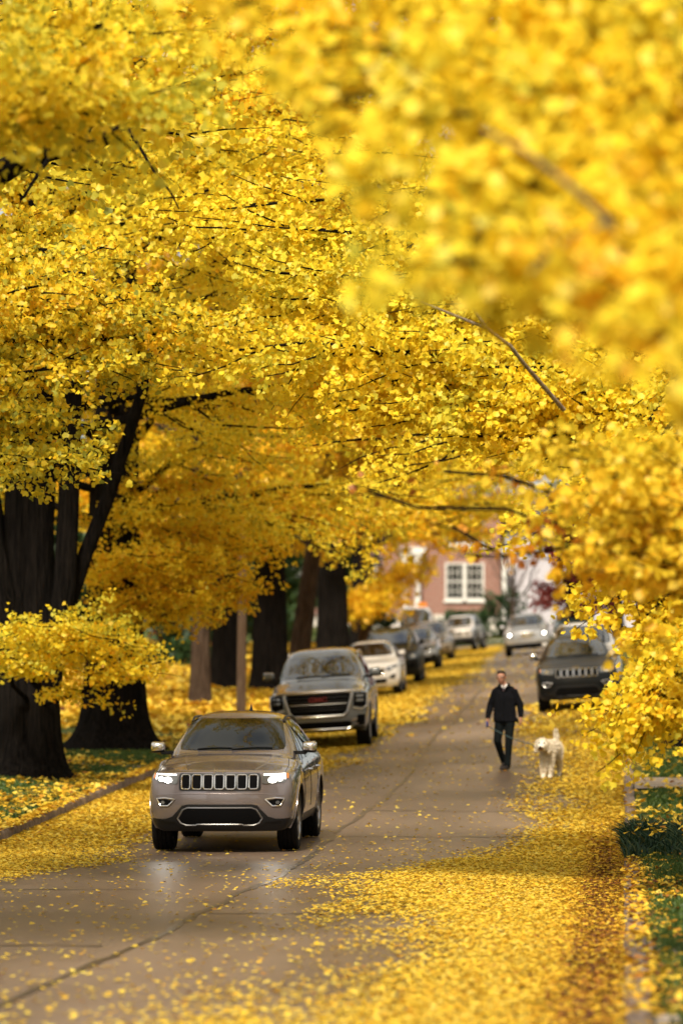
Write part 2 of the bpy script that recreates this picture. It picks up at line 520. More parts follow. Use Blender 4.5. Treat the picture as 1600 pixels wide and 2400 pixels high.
# crossing street at the top of the hill
cs = []
xs = np.linspace(-60, 60, 61); yy = np.linspace(YEND - 0.004, YEND + 8.5, 6)
Xg, Yg = np.meshgrid(xs, yy)
V = np.stack([Xg, Yg, prof(Yg) + 0.07 + 0 * Xg + np.where(np.abs(Xg + 5.5) < 6, road_z(Xg, Yg) - prof(Yg) - 0.06, 0.05)], -1).reshape(-1, 3)
nx = len(xs)
F = np.array([[a * nx + b, a * nx + b + 1, (a + 1) * nx + b + 1, (a + 1) * nx + b] for a in range(len(yy) - 1) for b in range(nx - 1)])
tag(link('side_street', np_mesh('side_street', V, F, True), ASPH), kind='structure')


def kerb(name, u0, sgn, Ys, m, jit=0.0):
    """stone kerb: face toward the road at u0, 0.16 wide, 0.13 high"""
    prof2 = [(0.0, -0.2), (0.012, 0.10), (0.035, 0.135), (0.155, 0.138), (0.16, -0.2)]
    V = []; F = []
    for a, Y in enumerate(Ys):
        j = RNG.normal(0, jit); jz = RNG.normal(0, jit * 0.7)
        for (w, z) in prof2:
            u = u0 + sgn * (w + j)
            x = u + float(shift(Y))
            V.append((x, Y, float(road_z(np.array(u0 + float(shift(Y))), Y)) + z + (jz if z > 0 else 0)))
    k = len(prof2)
    for a in range(len(Ys) - 1):
        for b in range(k - 1):
            q = [a * k + b, a * k + b + 1, (a + 1) * k + b + 1, (a + 1) * k + b]
            F.append(q if sgn < 0 else q[::-1])
    return tag(link(name, np_mesh(name, np.array(V), np.array(F)), m), kind='structure')


kerb('kerb', KR, 1, np.concatenate([np.arange(-20, 80, 0.6), np.arange(80, YEND, 3)]), KERBM, 0.012)
kerb('kerb', KL, -1, np.concatenate([np.arange(-20, 80, 0.6), np.arange(80, YEND, 3)]), KERBM, 0.012)
for k_, (ya, yb) in enumerate([(YEND + 8.5, YEND + 10.2)]):
    strip('sidewalk', [(u, 0.14) for u in np.linspace(-55, 60, 30)], np.array([ya, yb]), lambda X, Y: prof(Y) + 0.12 + 0 * X, PALES)
strip('sidewalk', [(-14.4, 0.03), (-13.7, 0.035), (-12.9, 0.03)], np.concatenate([np.arange(-20, 120, 1.0), np.arange(120, YEND, 4)]), lawn_z, CONC)
strip('sidewalk', [(2.7, 0.03), (3.4, 0.035), (4.1, 0.03)], np.concatenate([np.arange(-20, 120, 1.0), np.arange(120, YEND, 4)]), lawn_z, CONC)
for ya, yb in ((61.2, 64.2), (26.6, 28.3), (20.0, 21.6), (47.8, 50.2)):
    if ya > 47 and ya < 50: continue
    strip('walkway', [(0.17, 0.025), (0.9, 0.03), (1.8, 0.03), (2.695, 0.025)], np.linspace(ya, yb, 5), lawn_z, CONC)
strip('walkway', [(-12.895, 0.03), (-11, 0.03), (-8.47, 0.03)], np.linspace(66.5, 68.6, 4), lawn_z, CONC)


# tar seam down the middle and cracks across
def seam(pts, w0, name='road_seam'):
    V = []; F = []
    for a, (x, y) in enumerate(pts):
        w = w0 * (0.55 + 0.9 * RNG.random())
        dx, dy = (0, 1)
        if a < len(pts) - 1: dx, dy = pts[a + 1][0] - x, pts[a + 1][1] - y
        else: dx, dy = x - pts[a - 1][0], y - pts[a - 1][1]
        l = math.hypot(dx, dy); nx_, ny_ = -dy / l, dx / l
        for s in (-1, 1):
            X = x + nx_ * w * s; Y = y + ny_ * w * s
            V.append((X, Y, float(road_z(X, Y)) + 0.005))
    for a in range(len(pts) - 1):
        F.append([2 * a, 2 * a + 1, 2 * a + 3, 2 * a + 2])
    return np.array(V), np.array(F)


def seam_obj(pl, w):
    V, F = seam(pl, w)
    tag(link('road_seam', np_mesh('road_seam', V, F), TAR), kind='structure')


pl = []
x = 0
for Y in np.arange(12, YEND - 4, 0.45):
    x = 0.9 * x + RNG.normal(0, 0.018)
    pl.append((-3.82 + float(shift(Y)) + x + 0.05 * math.sin(Y * 0.23), Y))
seam_obj(pl, 0.036)
for (Y, xa, xb) in ((29.5, -7.6, -3.9), (38.5, -8.2, -4.6), (52.0, -4.0, -0.6), (57.5, -3.9, -0.4), (63.8, -8.0, -3.9), (75.0, -3.9, -0.3), (78.0, -6.4, -3.9), (90, -7.5, -3.9), (34.2, -3.8, -0.4), (101, -3.9, -0.5), (70.5, -3.9, -2.2)):
    xs_ = np.arange(xa, xb, 0.18); y = Y; pts = []
    for xx in xs_:
        y += RNG.normal(0.012, 0.06); pts.append((xx + float(shift(Y)), y))
    seam_obj(pts, 0.035)

# ------------------------------------------------------------------ fallen leaves, grass
_vn = RNG.random((64, 64))


def vnoise(x, y):
    x = np.asarray(x, float); y = np.asarray(y, float)
    xi = np.floor(x).astype(int); yi = np.floor(y).astype(int)
    fx = x - xi; fy = y - yi
    fx = fx * fx * (3 - 2 * fx); fy = fy * fy * (3 - 2 * fy)
    g = lambda a, b: _vn[a % 64, b % 64]
    return (g(xi, yi) * (1 - fx) + g(xi + 1, yi) * fx) * (1 - fy) + (g(xi, yi + 1) * (1 - fx) + g(xi + 1, yi + 1) * fx) * fy


WR_Y = [10, 20, 22.5, 24.5, 26, 30, 33, 36, 39, 42, 44.5, 47, 50, 57, 62, 67, 74, 82, 100, 140, 206]
WR_W = [2.6, 2.7, 2.4, 2.0, 1.75, 1.65, 1.9, 2.5, 3.0, 3.05, 2.3, 1.6, 1.3, 1.3, 1.4, 1.5, 1.9, 2.2, 1.7, 1.5, 1.5]
WL_Y = [10, 36, 43, 50, 56, 62, 70, 80, 206]
WL_W = [1.0, 1.3, 1.7, 1.5, 1.6, 2.0, 2.6, 3.0, 3.2]


def cover(u, Y):
    n = vnoise(u * 1.1 + 5, Y * 0.35 + 3) - 0.5
    n2 = vnoise(u * 3.1 + 9, Y * 1.2) - 0.5
    wr = np.interp(Y, WR_Y, WR_W); wl = np.interp(Y, WL_Y, WL_W)
    dr = (u + wr + n * 0.9 + n2 * 0.4)          # >0 inside the right-hand drift
    dl = (KL + wl - u + n * 0.8 + n2 * 0.4)
    dens_r = _smooth(-0.95, 0.85, dr) ** 1.8 * np.where(Y > 58, 0.55 + 0.35 * _smooth(-1.1, -0.2, u), 1.0)
    dens_l = _smooth(-0.9, 0.7, dl) ** 1.5
    sp = 0.006 + 0.010 * (n + 0.5) + 0.05 * (1 - _smooth(20, 30, Y)) * (n + 0.5) + 0.016 * _smooth(-5, -2, u) * (n + .5) * (Y < 52)
    return np.clip(np.maximum(np.maximum(dens_r, dens_l), sp), 0, 1)


def scatter(name, ua, ub, ya, yb, dens, size, fn, zf, mats, tilt=0.45, tint=None, hmax=0.03, group=None):
    n = int(abs(ub - ua) * (yb - ya) * dens)
    u = ua + (ub - ua) * RNG.random(n); Y = ya + (yb - ya) * RNG.random(n)
    k = RNG.random(n) < fn(u, Y)
    u = u[k]; Y = Y[k]; n = len(u)
    X = u + shift(Y)
    z = zf(X, Y) + 0.008 + hmax * RNG.random(n)
    a = RNG.random(n) * 2 * PI
    D = np.stack([np.cos(a), np.sin(a), RNG.normal(0.05, tilt * 0.5, n)], 1)
    N = np.stack([RNG.normal(0, tilt, n), RNG.normal(0, tilt, n), np.ones(n)], 1)
    t = np.clip(RNG.normal(0.42, 0.24, n) if tint is None else tint(u, Y, n), 0, 1)
    return leaf_geo_obj(name, np.stack([X, Y, z], 1), D, N, size * (0.7 + 0.6 * RNG.random(n)), t, mats)


FL = []


def leaf_geo_obj(name, P, D, N, S, t, mats):
    V, F, rep = leaf_geo(P, D, N, S, KITE)
    FL.append((V, F, np.repeat(t, rep)))


def road_tint(u, Y, n):
    t = RNG.normal(0.40, 0.2, n)
    g = np.exp(-((u + 0.22) / 0.28) ** 2) * (1 - _smooth(46, 60, Y))       # brown leaves gathered in the gutter
    t = t + g * (0.15 + RNG.random(n) * 0.7)
    t = t + (RNG.random(n) < 0.06) * 0.5 * RNG.random(n)
    return t


def flush(name, m):
    Vs = []; Fs = []; Ts = []; k = 0
    for V, F, T in FL:
        Vs.append(V); Fs.append(F + k); Ts.append(T); k += len(V)
    o = link(name, np_mesh(name, np.concatenate(Vs), np.concatenate(Fs), False, {'tint': ('FACE', np.concatenate(Ts))}), m)
    tag(o, kind='stuff')
    FL.clear()
    return o


scatter('a', KL, KR, 17, 50, 1150, 0.046, cover, road_z, None, 0.16, road_tint, 0.014)
scatter('a', KL - .17, KL + .03, 17, 90, 700, 0.07, lambda u, Y: np.where(vnoise(Y * .35 + 4, u * 0 + 2) > .42, .9, .25), lambda X, Y: lawn_z(X, Y) + .012, None, .3, lambda u, Y, n: RNG.normal(.5, .25, n), .03)
scatter('a', KL, KR, 50, 80, 760, 0.058, cover, road_z, None, 0.2, road_tint, 0.02)
scatter('a', KL, KR, 80, YEND, 260, 0.10, cover, road_z, None, 0.3, road_tint, 0.02)
flush('fallen_leaves', FALL)


def lcover(u, Y):
    n = vnoise(u * 0.9 + 2, Y * 0.45 + 8); n2 = vnoise(u * 3 + 1, Y * 1.4)
    return np.clip(0.03 + 1.3 * (n * 0.6 + n2 * 0.4 - 0.40), 0.03, 0.7)


def rcover(u, Y):
    n = vnoise(u * 1.6 + 2, Y * 0.5 + 1.5); n2 = vnoise(u * 4 + 1, Y * 1.9)
    c = 0.03 + 1.4 * (n * 0.6 + n2 * 0.4 - 0.45)
    c = np.where((u < 0.35), np.maximum(c, 0.6 - 0.8 * _smooth(40, 50, Y)), c)
    c = np.where((Y > 44.3) & (Y < 52.5), c * 0.12, c)
    c = np.where(Y > 52, c * 0.3, c * .72)
    for ya, yb in ((61.2, 64.2), (26.6, 28.3), (20.0, 21.6)): c = np.where((Y > ya) & (Y < yb), c * 0.3, c)
    return np.clip(c, 0.05, 0.9)


def lawn_zz(X, Y): return lawn_z(X, Y) + 0.015


def lawn_tint(u, Y, n): return RNG.normal(0.5, 0.24, n) + (RNG.random(n) < 0.05) * 0.4


scatter('b', -12.9, KL - 0.02, 46, 84, 210, 0.09, lcover, lawn_zz, None, 0.3, lawn_tint, 0.035)
scatter('b', -22, -12.9, 46, 84, 70, 0.15, lambda u, Y: 0.75 + 0 * u, lawn_zz, None, 0.5, lawn_tint, 0.05)
scatter('b', -30, KL - 0.02, 84, 200, 55, 0.22, lambda u, Y: 0.8 + 0 * u, lawn_zz, None, 0.5, lawn_tint, 0.06)
scatter('b', 0.01, 2.2, 18, 46, 430, 0.064, rcover, lawn_zz, None, 0.3, lambda u, Y, n: lawn_tint(u, Y, n) + .15, 0.03)
scatter('b', 0.01, 3.0, 46, 110, 260, 0.09, rcover, lawn_zz, None, 0.45, lawn_tint, 0.04)
scatter('b', 0.0, 2.2, 44.8, 51.5, 30, 0.07, lambda u, Y: 0.6 + 0 * u, lambda X, Y: lawn_z(X, Y) + 0.2, None, 0.6, lawn_tint, 0.12)
flush('fallen_leaves', FALL)


def grass(name, spots, m, w=0.012, lean=0.5):
    """spots: (X,Y,z,h) arrays -> bent blades of two quads"""
    X, Y, z, h = spots; n = len(X)
    a = RNG.random(n) * 2 * PI
    dx = np.cos(a); dy = np.sin(a)
    ln = lean * (0.3 + RNG.random(n)) * h
    la = RNG.random(n) * 2 * PI
    lx = np.cos(la) * ln; ly = np.sin(la) * ln
    W = w * (0.7 + 0.6 * RNG.random(n))
    def P(f, ww, l): return np.stack([X + lx * l + dx * W * ww, Y + ly * l + dy * W * ww, z + h * f], 1)
    V = np.stack([P(0, -1, 0), P(0, 1, 0), P(0.6, -0.8, 0.35), P(0.6, 0.8, 0.35), P(1 - 0.15, -0.08, 1), P(1 - 0.15, 0.08, 1)], 1).reshape(-1, 3)
    b = np.arange(n)[:, None] * 6
    F = np.concatenate([b + np.array([0, 1, 3, 2]), b + np.array([2, 3, 5, 4])], 1).reshape(-1, 4)
    t = np.clip(RNG.normal(0.5, 0.25, n), 0, 1)
    o = link(name, np_mesh(name, V, F, False, {'tint': ('FACE', np.repeat(t, 2))}), m)
    return o


def gspots(ua, ub, ya, yb, n, h, fn=None):
    u = ua + (ub - ua) * RNG.random(n); Y = ya + (yb - ya) * RNG.random(n)
    if fn is not None:
        k = RNG.random(n) < fn(u, Y); u = u[k]; Y = Y[k]
    X = u + shift(Y)
    return X, Y, lawn_z(X, Y) - 0.005, h * (0.6 + 0.8 * RNG.random(len(u)))


tag(grass('grass', gspots(-12.8, KL - 0.2, 46, 80, 110000, 0.065, lambda u, Y: np.clip(1.5 * (vnoise(u * 0.9 + 2, Y * 0.45 + 8) * -1 + 0.75), 0.1, 1)), GRASS, 0.014), kind='stuff')
tag(grass('grass', gspots(0.2, 2.6, 18, 46, 90000, 0.075, lambda u, Y: np.clip(1.6 * (0.8 - vnoise(u * 1.6 + 2, Y * 0.5 + 1.5)), 0.1, 1)), GRASS, 0.010), kind='stuff')
tag(grass('grass', gspots(0.35, 2.6, 52, 110, 60000, 0.07, lambda u, Y: ((Y < 61) | (Y > 64.4)) * 1.0), GRASS, 0.016), kind='stuff')
# dark mounded grass by the kerb
u = RNG.normal(0.6, 0.5, 9000); u = np.where(u < .02, .02 + .25 * RNG.random(9000), u); Y = RNG.normal(47.9, 1.7, 9000) + .5 * np.sin(u * 7)
Xg_ = u + shift(Y)
hh = 0.34 * (0.35 + 1.0 * RNG.random(9000)) * (.75 + .35 * np.sin(u * 6) * np.sin(Y * 4)) * (0.55 + 0.45 * np.exp(-((Y - 47.5) / 2.6) ** 2))
o = grass('lilyturf_clump', (Xg_, Y, lawn_z(Xg_, Y) - 0.02, hh), DGRASS, 0.016, 0.9)
tag(o, 'dark green mound of long arching grass blades spilling over the right kerb', 'ground cover', kind='stuff')

# ------------------------------------------------------------------ vehicles
AX = {'front': (0, 2, 1, -1), 'rear': (0, 2, 1, 1), 'right': (1, 2, 0, 1), 'left': (1, 2, 0, -1), 'top': (0, 1, 2, 1)}


class Car:
    """local space while modelling: x right, y back from the nose, z up. Parts are shifted so the Empty sits mid-footprint."""

    def __init__(self, name, label, cat, group, sp, body_mats):
        self.sp = sp
        self.root = empty(name, (0, 0, 0))
        tag(self.root, label, cat, group)
        self.off = Vector((0, -sp['L'] / 2, 0))
        self.build_body(body_mats)

    def fin(self, name, me, m, parent=None, smooth=True, ang=38):
        me.transform(Matrix.Translation(self.off))
        if smooth:
            me.polygons.foreach_set('use_smooth', [True] * len(me.polygons))
            me.set_sharp_from_angle(angle=R(ang))
        o = bpy.data.objects.new(name, me); COL.objects.link(o)
        for mm in (m if isinstance(m, (list, tuple)) else [m]): me.materials.append(mm)
        o.parent = parent or self.root
        return o

    # ---- the shell
    def build_body(self, mats):
        s = self.sp; W = s['W']; L = s['L']; hf = s['hood_f']; hc = s['hood_c']; bt = s['belt']; btr = s.get('belt_r', bt + .06)
        zr = s['zr']; wr = s['wr']; yc = s['yc']; yw = s['yw']; yr = s['yr']; ytb = s['ytb']; zb = s['zb']
        plan = s.get('plan', .14); nw = s.get('nw', .80); nose = s.get('nose', (.10, .03, 0, .03, .07))
        hx = s.get('hood_crown', .035)
        S = []

        def side(wf, z0, z1, bot=None):
            b = zb if bot is None else bot
            return [(wf * W * .90, b), (wf * W * .985, b + .12), (wf * W, b + (z0 - b) * .50), (wf * W, b + (z0 - b) * .80)]

        def hoodrow(wf, z, cr, dyc=0, x1=.88):
            r = []
            xs = [wf * W * .965, wf * W * x1, wf * W * .64, wf * W * .33, 0]
            zs = [z, z + .03, z + .03 + cr * .45, z + .03 + cr * .85, z + .03 + cr]
            for x, zz in zip(xs, zs):
                r.append((x, zz, -dyc * (1 - (x / xs[0]) ** 2)))
            return r

        zn = hf - .05
        S.append((plan, [(x, z) for x, z in side(nw, zn, 0, s.get('chin', zb))], hoodrow(nw, zn, hx * .5, plan), nose))
        S.append((plan + .05, side(nw + (1 - nw) * .55, zn + .01, 0, s.get('chin', zb)), hoodrow(nw + (1 - nw) * .55, zn + .012, hx * .8, plan * .85), [n * .8 for n in nose]))
        S.append((plan + .20, side(nw + (1 - nw) * .92, zn + .025, 0), hoodrow(nw + (1 - nw) * .92, zn + .028, hx, plan * .45), [n * .3 for n in nose]))
        ya = s['ya']
        S.append((ya, side(1.0, zn + (bt - zn) * .5, 0), hoodrow(1.0, zn + (hc - .03 - hf + .05) * .45, hx, .05), [0] * 5))
        S.append((yc - .16, side(1.0, bt - .02, 0), hoodrow(1.0, hc - .05, hx, .02), [0] * 5))
        # cowl
        S.append((yc, side(1.0, bt, 0), [(W * .965, bt, 0), (W * .90, bt + .045, .12), (W * .80, hc - .005, .13), (W * .40, hc + .02, .02), (0, hc + .03, -.02)], [0] * 5))
        ym = (yc + yw) / 2
        S.append((ym, side(1.0, bt, 0), [(W * .965, bt + .005, 0), (W * .925, bt + .05, .05), ((W * .80 + wr) / 2 + .015, (hc + zr - .07) / 2 + .02, .11), ((W * .40 + wr * .5) / 2, (hc + zr) / 2 + .035, .02), (0, (hc + zr) / 2 + .045, -.02)], [0] * 5))
        S.append((yw, side(1.0, bt, 0), [(W * .97, bt + .01, 0), (W * .935, bt + .05, 0), (wr, zr - .075, .10), (wr * .52, zr - .03, .02), (0, zr - .015, 0)], [0] * 5))
        S.append((yw + .3, side(1.0, bt, 0), [(W * .97, bt + .015, 0), (W * .935, bt + .05, 0), (wr, zr - .05, .05), (wr * .55, zr - .004, 0), (0, zr + .01, 0)], [0] * 5))
        yy = (yw + .3 + yr) / 2
        S.append((yy, side(1.0, bt, 0), [(W * .97, bt + .02, 0), (W * .94, bt + .06, 0), (wr * 1.0, zr - .05, 0), (wr * .56, zr, 0), (0, zr + .015, 0)], [0] * 5))
        zrr = zr - s.get('rdrop', .06)
        S.append((yr, side(1.0, btr, 0), [(W * .965, btr, 0), (W * .925, btr + .05, 0), (wr * .96, zrr - .05, 0), (wr * .52, zrr - .005, .03), (0, zrr + .005, .05)], [0] * 5))
        S.append((ytb, side(.985, btr - .02, 0), [(W * .94, btr - .01, 0), (W * .88, btr + .02, .0), (W * .72, btr + .05, .03), (W * .38, btr + .06, .06), (0, btr + .06, .08)], [0] * 5))
        S.append((L - .12, side(.96, btr - .05, 0, zb + .08), [(W * .91, btr - .06, 0), (W * .84, btr - .03, 0), (W * .6, btr - .03, .03), (W * .3, btr - .03, .05), (0, btr - .03, .06)], [0.04, .02, 0, 0, 0]))
        S.append((L - .07, side(.90, btr - .10, 0, zb + .12), [(W * .85, btr - .10, 0), (W * .78, btr - .09, 0), (W * .56, btr - .09, .03), (W * .28, btr - .09, .05), (0, btr - .09, .06)], [-.02, .0, .02, 0, -.01]))
        bm = bmesh.new()
        rings = []
        for (y, Ls, T, dy) in S:
            xb = Ls[0][0]
            x0 = T[0][0]
            fr = [t[0] / x0 for t in T]          # 1 .. 0
            cb = [(-(T[i][2]) if False else 0) for i in range(5)]
            bot = [Vector((xb * f, y + dy[0] + (T[i][2] if y < 1.0 else 0), Ls[0][1])) for i, f in enumerate(fr)]
            rightside = [Vector((Ls[k][0], y + dy[k], Ls[k][1])) for k in (1, 2, 3)]
            top = [Vector((T[i][0], y + (dy[4] if y < 1.0 or y > L - .3 else 0) + T[i][2], T[i][1])) for i in range(5)]
            mir = lambda v: Vector((-v.x, v.y, v.z))
            loop = []
            loop += bot[::-1][0:0]
            # order: bottom from right to left, left side up, top left to right, right side down
            bl = bot + [mir(v) for v in bot[:-1]][::-1]
            ls = [mir(v) for v in rightside]
            tl = [mir(v) for v in top] + top[:-1][::-1]
            rs = rightside[::-1]
            ring = [bm.verts.new(v) for v in bl + ls + tl + rs]
            rings.append(ring)
        n = len(rings[0])
        for a in range(len(rings) - 1):
            for i in range(n):
                j = (i + 1) % n
                bm.faces.new((rings[a][i], rings[a][j], rings[a + 1][j], rings[a + 1][i]))

        def cap(ring, flip, bulge):
            bl = ring[0:9]; ls = ring[9:12]; tl = ring[12:21]; rs = ring[21:24][::-1]
            grid = [bl[::-1]]                    # left to right? bl runs right->left, so reversed runs left->right
            for k in range(3):
                a, b = ls[k], rs[k]
                row = [a]
                for q in range(1, 8):
                    tx = tl[q].co.x / tl[0].co.x * -1
                    x = abs(a.co.x) * tx
                    f = 1 - (x / a.co.x) ** 2
                    row.append(bm.verts.new((x, a.co.y + bulge * f, a.co.z)))
                row.append(b)
                grid.append(row)
            grid.append(tl)
            for r in range(4):
                for q in range(8):
                    f = (grid[r][q], grid[r][q + 1], grid[r + 1][q + 1], grid[r + 1][q])
                    bm.faces.new(f if not flip else f[::-1])
        cap(rings[0], False, -plan)
        cap(rings[-1], True, .06)
        bmesh.ops.recalc_face_normals(bm, faces=bm.faces)
        me = bpy.data.meshes.new('body'); bm.to_mesh(me); bm.free()
        tmp = bpy.data.objects.new('tmp', me); COL.objects.link(tmp)
        md = tmp.modifiers.new('s', 'SUBSURF'); md.levels = s.get('lev', 2); md.render_levels = s.get('lev', 2)
        dg = bpy.context.evaluated_depsgraph_get()
        me2 = bpy.data.meshes.new_from_object(tmp.evaluated_get(dg))
        b2 = bmesh.new(); b2.from_mesh(me2)
        self.bvh = BVHTree.FromBMesh(b2)
        b2.free()
        tmp.modifiers.clear(); tmp.data = me2
        # wheel wells
        bc = bmesh.new()
        for y in (s['ya'], s['ya'] + s['wb']):
            for sg in (-1, 1):
                bmesh.ops.create_cone(bc, cap_ends=True, segments=36, radius1=s['wrad'] + .065, radius2=s['wrad'] + .065, depth=.9,
                                      matrix=Matrix.Translation((sg * (W + .45 - .36), y, s['wrad'] + .02)) @ Matrix.Rotation(PI / 2, 4, 'Y'))
        mc = bpy.data.meshes.new('c'); bc.to_mesh(mc); bc.free()
        cut = bpy.data.objects.new('cut', mc); COL.objects.link(cut)
        bo = tmp.modifiers.new('b', 'BOOLEAN'); bo.operation = 'DIFFERENCE'; bo.object = cut; bo.solver = 'EXACT'
        dg = bpy.context.evaluated_depsgraph_get()
        me3 = bpy.data.meshes.new_from_object(tmp.evaluated_get(dg))
        bpy.data.objects.remove(tmp); bpy.data.objects.remove(cut)
        me3.materials.clear()
        o = self.fin('body', me3, mats, ang=50)
        cz = s.get('clad', 0)
        mi = np.zeros(len(me3.polygons), np.int32)
        for i, p in enumerate(me3.polygons):
            c = p.center - self.off
            inside = min((c.y - s['ya']) ** 2, (c.y - s['ya'] - s['wb']) ** 2) + (c.z - s['wrad'] - .02) ** 2 < (s['wrad'] + .075) ** 2
            if c.z < cz or (inside and abs(p.normal.x) < .9 or inside and abs(c.x) < W * .85) or p.normal.z < -.9:
                mi[i] = 1
        me3.polygons.foreach_set('material_index', mi)
        self.body = o

    # ---- projection helpers
    def hit(self, axis, a, b):
        i, j, k, sg = AX[axis]
        o = [0, 0, 0]; o[i] = a + 1.3e-4; o[j] = b + 0.7e-4; o[k] = {'front': -3, 'rear': 9, 'right': 4, 'left': -4, 'top': 5}[axis]
        d = [0, 0, 0]; d[k] = {'front': 1, 'rear': -1, 'right': -1, 'left': 1, 'top': -1}[axis]
        h = self.bvh.ray_cast(Vector(o), Vector(d))
        if h[0] is None:
            o[k] = {'front': .3, 'rear': self.sp['L'], 'right': self.sp['W'], 'left': -self.sp['W'], 'top': 1}[axis]
            h = self.bvh.find_nearest(Vector(o))
        nrm = h[1]
        if nrm.dot(Vector(d)) > 0: nrm = -nrm
        return h[0], nrm

    def solid(self, bm, nr, off, depth):
        for v in bm.verts: pass
        base = list(bm.faces)
        ret = bmesh.ops.extrude_face_region(bm, geom=base)
        nv = [g for g in ret['geom'] if isinstance(g, bmesh.types.BMVert)]
        return nv

    def patch(self, name, axis, outline, m, off=.004, depth=.008, parent=None, seg=.07, smooth=True):
        """polygon outline (2D in the axis plane) laid on the body"""
        bm = bmesh.new()
        i, j, k, sg = AX[axis]
        vs = []
        for (a, b) in outline:
            c = [0, 0, 0]; c[i] = a; c[j] = b
            vs.append(bm.verts.new(c))
        f = bm.faces.new(vs)
        bmesh.ops.triangulate(bm, faces=[f])
        for _ in range(5):
            e = [e for e in bm.edges if e.calc_length() > seg]
            if not e: break
            bmesh.ops.subdivide_edges(bm, edges=e, cuts=1)
            bmesh.ops.triangulate(bm, faces=[f for f in bm.faces if len(f.verts) > 3])
        return self._wrap(name, bm, axis, m, off, depth, parent, smooth)

    def _wrap(self, name, bm, axis, m, off, depth, parent, smooth):
        i, j, k, sg = AX[axis]
        nr = {}
        for v in bm.verts:
            p, n = self.hit(axis, v.co[i], v.co[j])
            v.co = p + n * off
            nr[v] = n.copy()
        order = list(bm.verts)
        norms = [nr[v] for v in order]
        if depth:
            ret = bmesh.ops.extrude_face_region(bm, geom=list(bm.faces))
            nv = [g for g in ret['geom'] if isinstance(g, bmesh.types.BMVert)]
            for v in nv:
                best = self.bvh.find_nearest(v.co)
                n = best[1]
                dd = v.co - best[0]
                if dd.length > 1e-6 and n.dot(dd) < 0: n = -n
                v.co += n * depth
        bmesh.ops.recalc_face_normals(bm, faces=bm.faces)
        me = bpy.data.meshes.new(name); bm.to_mesh(me); bm.free()
        return self.fin(name, me, m, parent, smooth)

    def gridp(self, name, axis, c4, m, nx=12, ny=8, off=.004, depth=.006, parent=None, r=0.0):
        """bilinear quad (bl, br, tr, tl) laid on the body as an even grid; r rounds the corners"""
        bm = bmesh.new()
        i, j, k, sg = AX[axis]
        bl, br, tr, tl = [np.array(c, float) for c in c4]
        g = []
        for b in range(ny + 1):
            row = []
            for a in range(nx + 1):
                x = a / nx; y = b / ny
                X = 2 * x - 1; Y = 2 * y - 1
                if r:
                    # squash square toward a rounded square
                    X2 = X * (1 - r * .5 * Y ** 6); Y2 = Y * (1 - r * .5 * X ** 6)
                    x = (X2 + 1) / 2; y = (Y2 + 1) / 2
                p = bl * (1 - x) * (1 - y) + br * x * (1 - y) + tr * x * y + tl * (1 - x) * y
                c = [0, 0, 0]; c[i] = p[0]; c[j] = p[1]
                row.append(bm.verts.new(c))
            g.append(row)
        for b in range(ny):
            for a in range(nx):
                bm.faces.new((g[b][a], g[b][a + 1], g[b + 1][a + 1], g[b + 1][a]))
        return self._wrap(name, bm, axis, m, off, depth, parent, True)

    def path(self, axis, pts, step=.06, closed=False, off=.0):
        out = []
        q = list(pts) + ([pts[0]] if closed else [])
        for a in range(len(q) - 1):
            n = max(1, int(math.hypot(q[a + 1][0] - q[a][0], q[a + 1][1] - q[a][1]) / step))
            for t in range(n):
                f = t / n
                x = q[a][0] * (1 - f) + q[a + 1][0] * f; y = q[a][1] * (1 - f) + q[a + 1][1] * f
                p, n_ = self.hit(axis, x, y); out.append(p + n_ * off)
        p, n_ = self.hit(axis, *q[-1]); out.append(p + n_ * off)
        return out

    def tube(self, name, paths, r, m, parent=None, sides=6):
        tb = Tubes()
        for p in paths:
            tb.add(p, [r] * len(p), sides)
        return self.fin(name, tb.mesh(name), m, parent)

    def raw(self, name, tb, m, parent=None):
        return self.fin(name, tb.mesh(name), m, parent)

    # ---- wheels
    def wheels(self, rimmat=None, spokes=5, tw=.26):
        s = self.sp; r = s['wrad']
        pr = [(r * .66, tw * .46), (r * .80, tw * .5), (r * .93, tw * .5), (r * .985, tw * .44), (r, tw * .36), (r, tw * .24), (r * .975, tw * .23), (r * .975, tw * .17), (r, tw * .16), (r, tw * .04), (r * .975, tw * .03)]
        pr = pr + [(a, -b) for a, b in pr[::-1]]
        seg = 44
        th = np.arange(seg) * 2 * PI / seg
        V = np.array([[(b, a * math.cos(t), a * math.sin(t)) for t in th] for a, b in pr]).reshape(-1, 3)
        F = [[a * seg + q, a * seg + (q + 1) % seg, (a + 1) * seg + (q + 1) % seg, (a + 1) * seg + q] for a in range(len(pr) - 1) for q in range(seg)]
        tyre = np_mesh('tyre', V, np.array(F), True); tyre.materials.append(GBLACK)
        tyre.set_sharp_from_angle(angle=R(40))
        bm = bmesh.new()
        rr = r * .67
        # barrel, hub and double spokes, outer face at +x
        bp = [(rr, tw * .47), (rr * .96, tw * .47), (rr * .93, tw * .38), (rr * .9, -tw * .4), (rr, -tw * .4)]
        vs = [[bm.verts.new((b, a * math.cos(t), a * math.sin(t))) for t in th] for a, b in bp]
        for a in range(len(bp) - 1):
            for q in range(seg):
                bm.faces.new((vs[a][q], vs[a][(q + 1) % seg], vs[a + 1][(q + 1) % seg], vs[a + 1][q]))
        bmesh.ops.create_cone(bm, cap_ends=True, segments=20, radius1=rr * .24, radius2=rr * .2, depth=.05, matrix=Matrix.Translation((tw * .38, 0, 0)) @ Matrix.Rotation(PI / 2, 4, 'Y'))
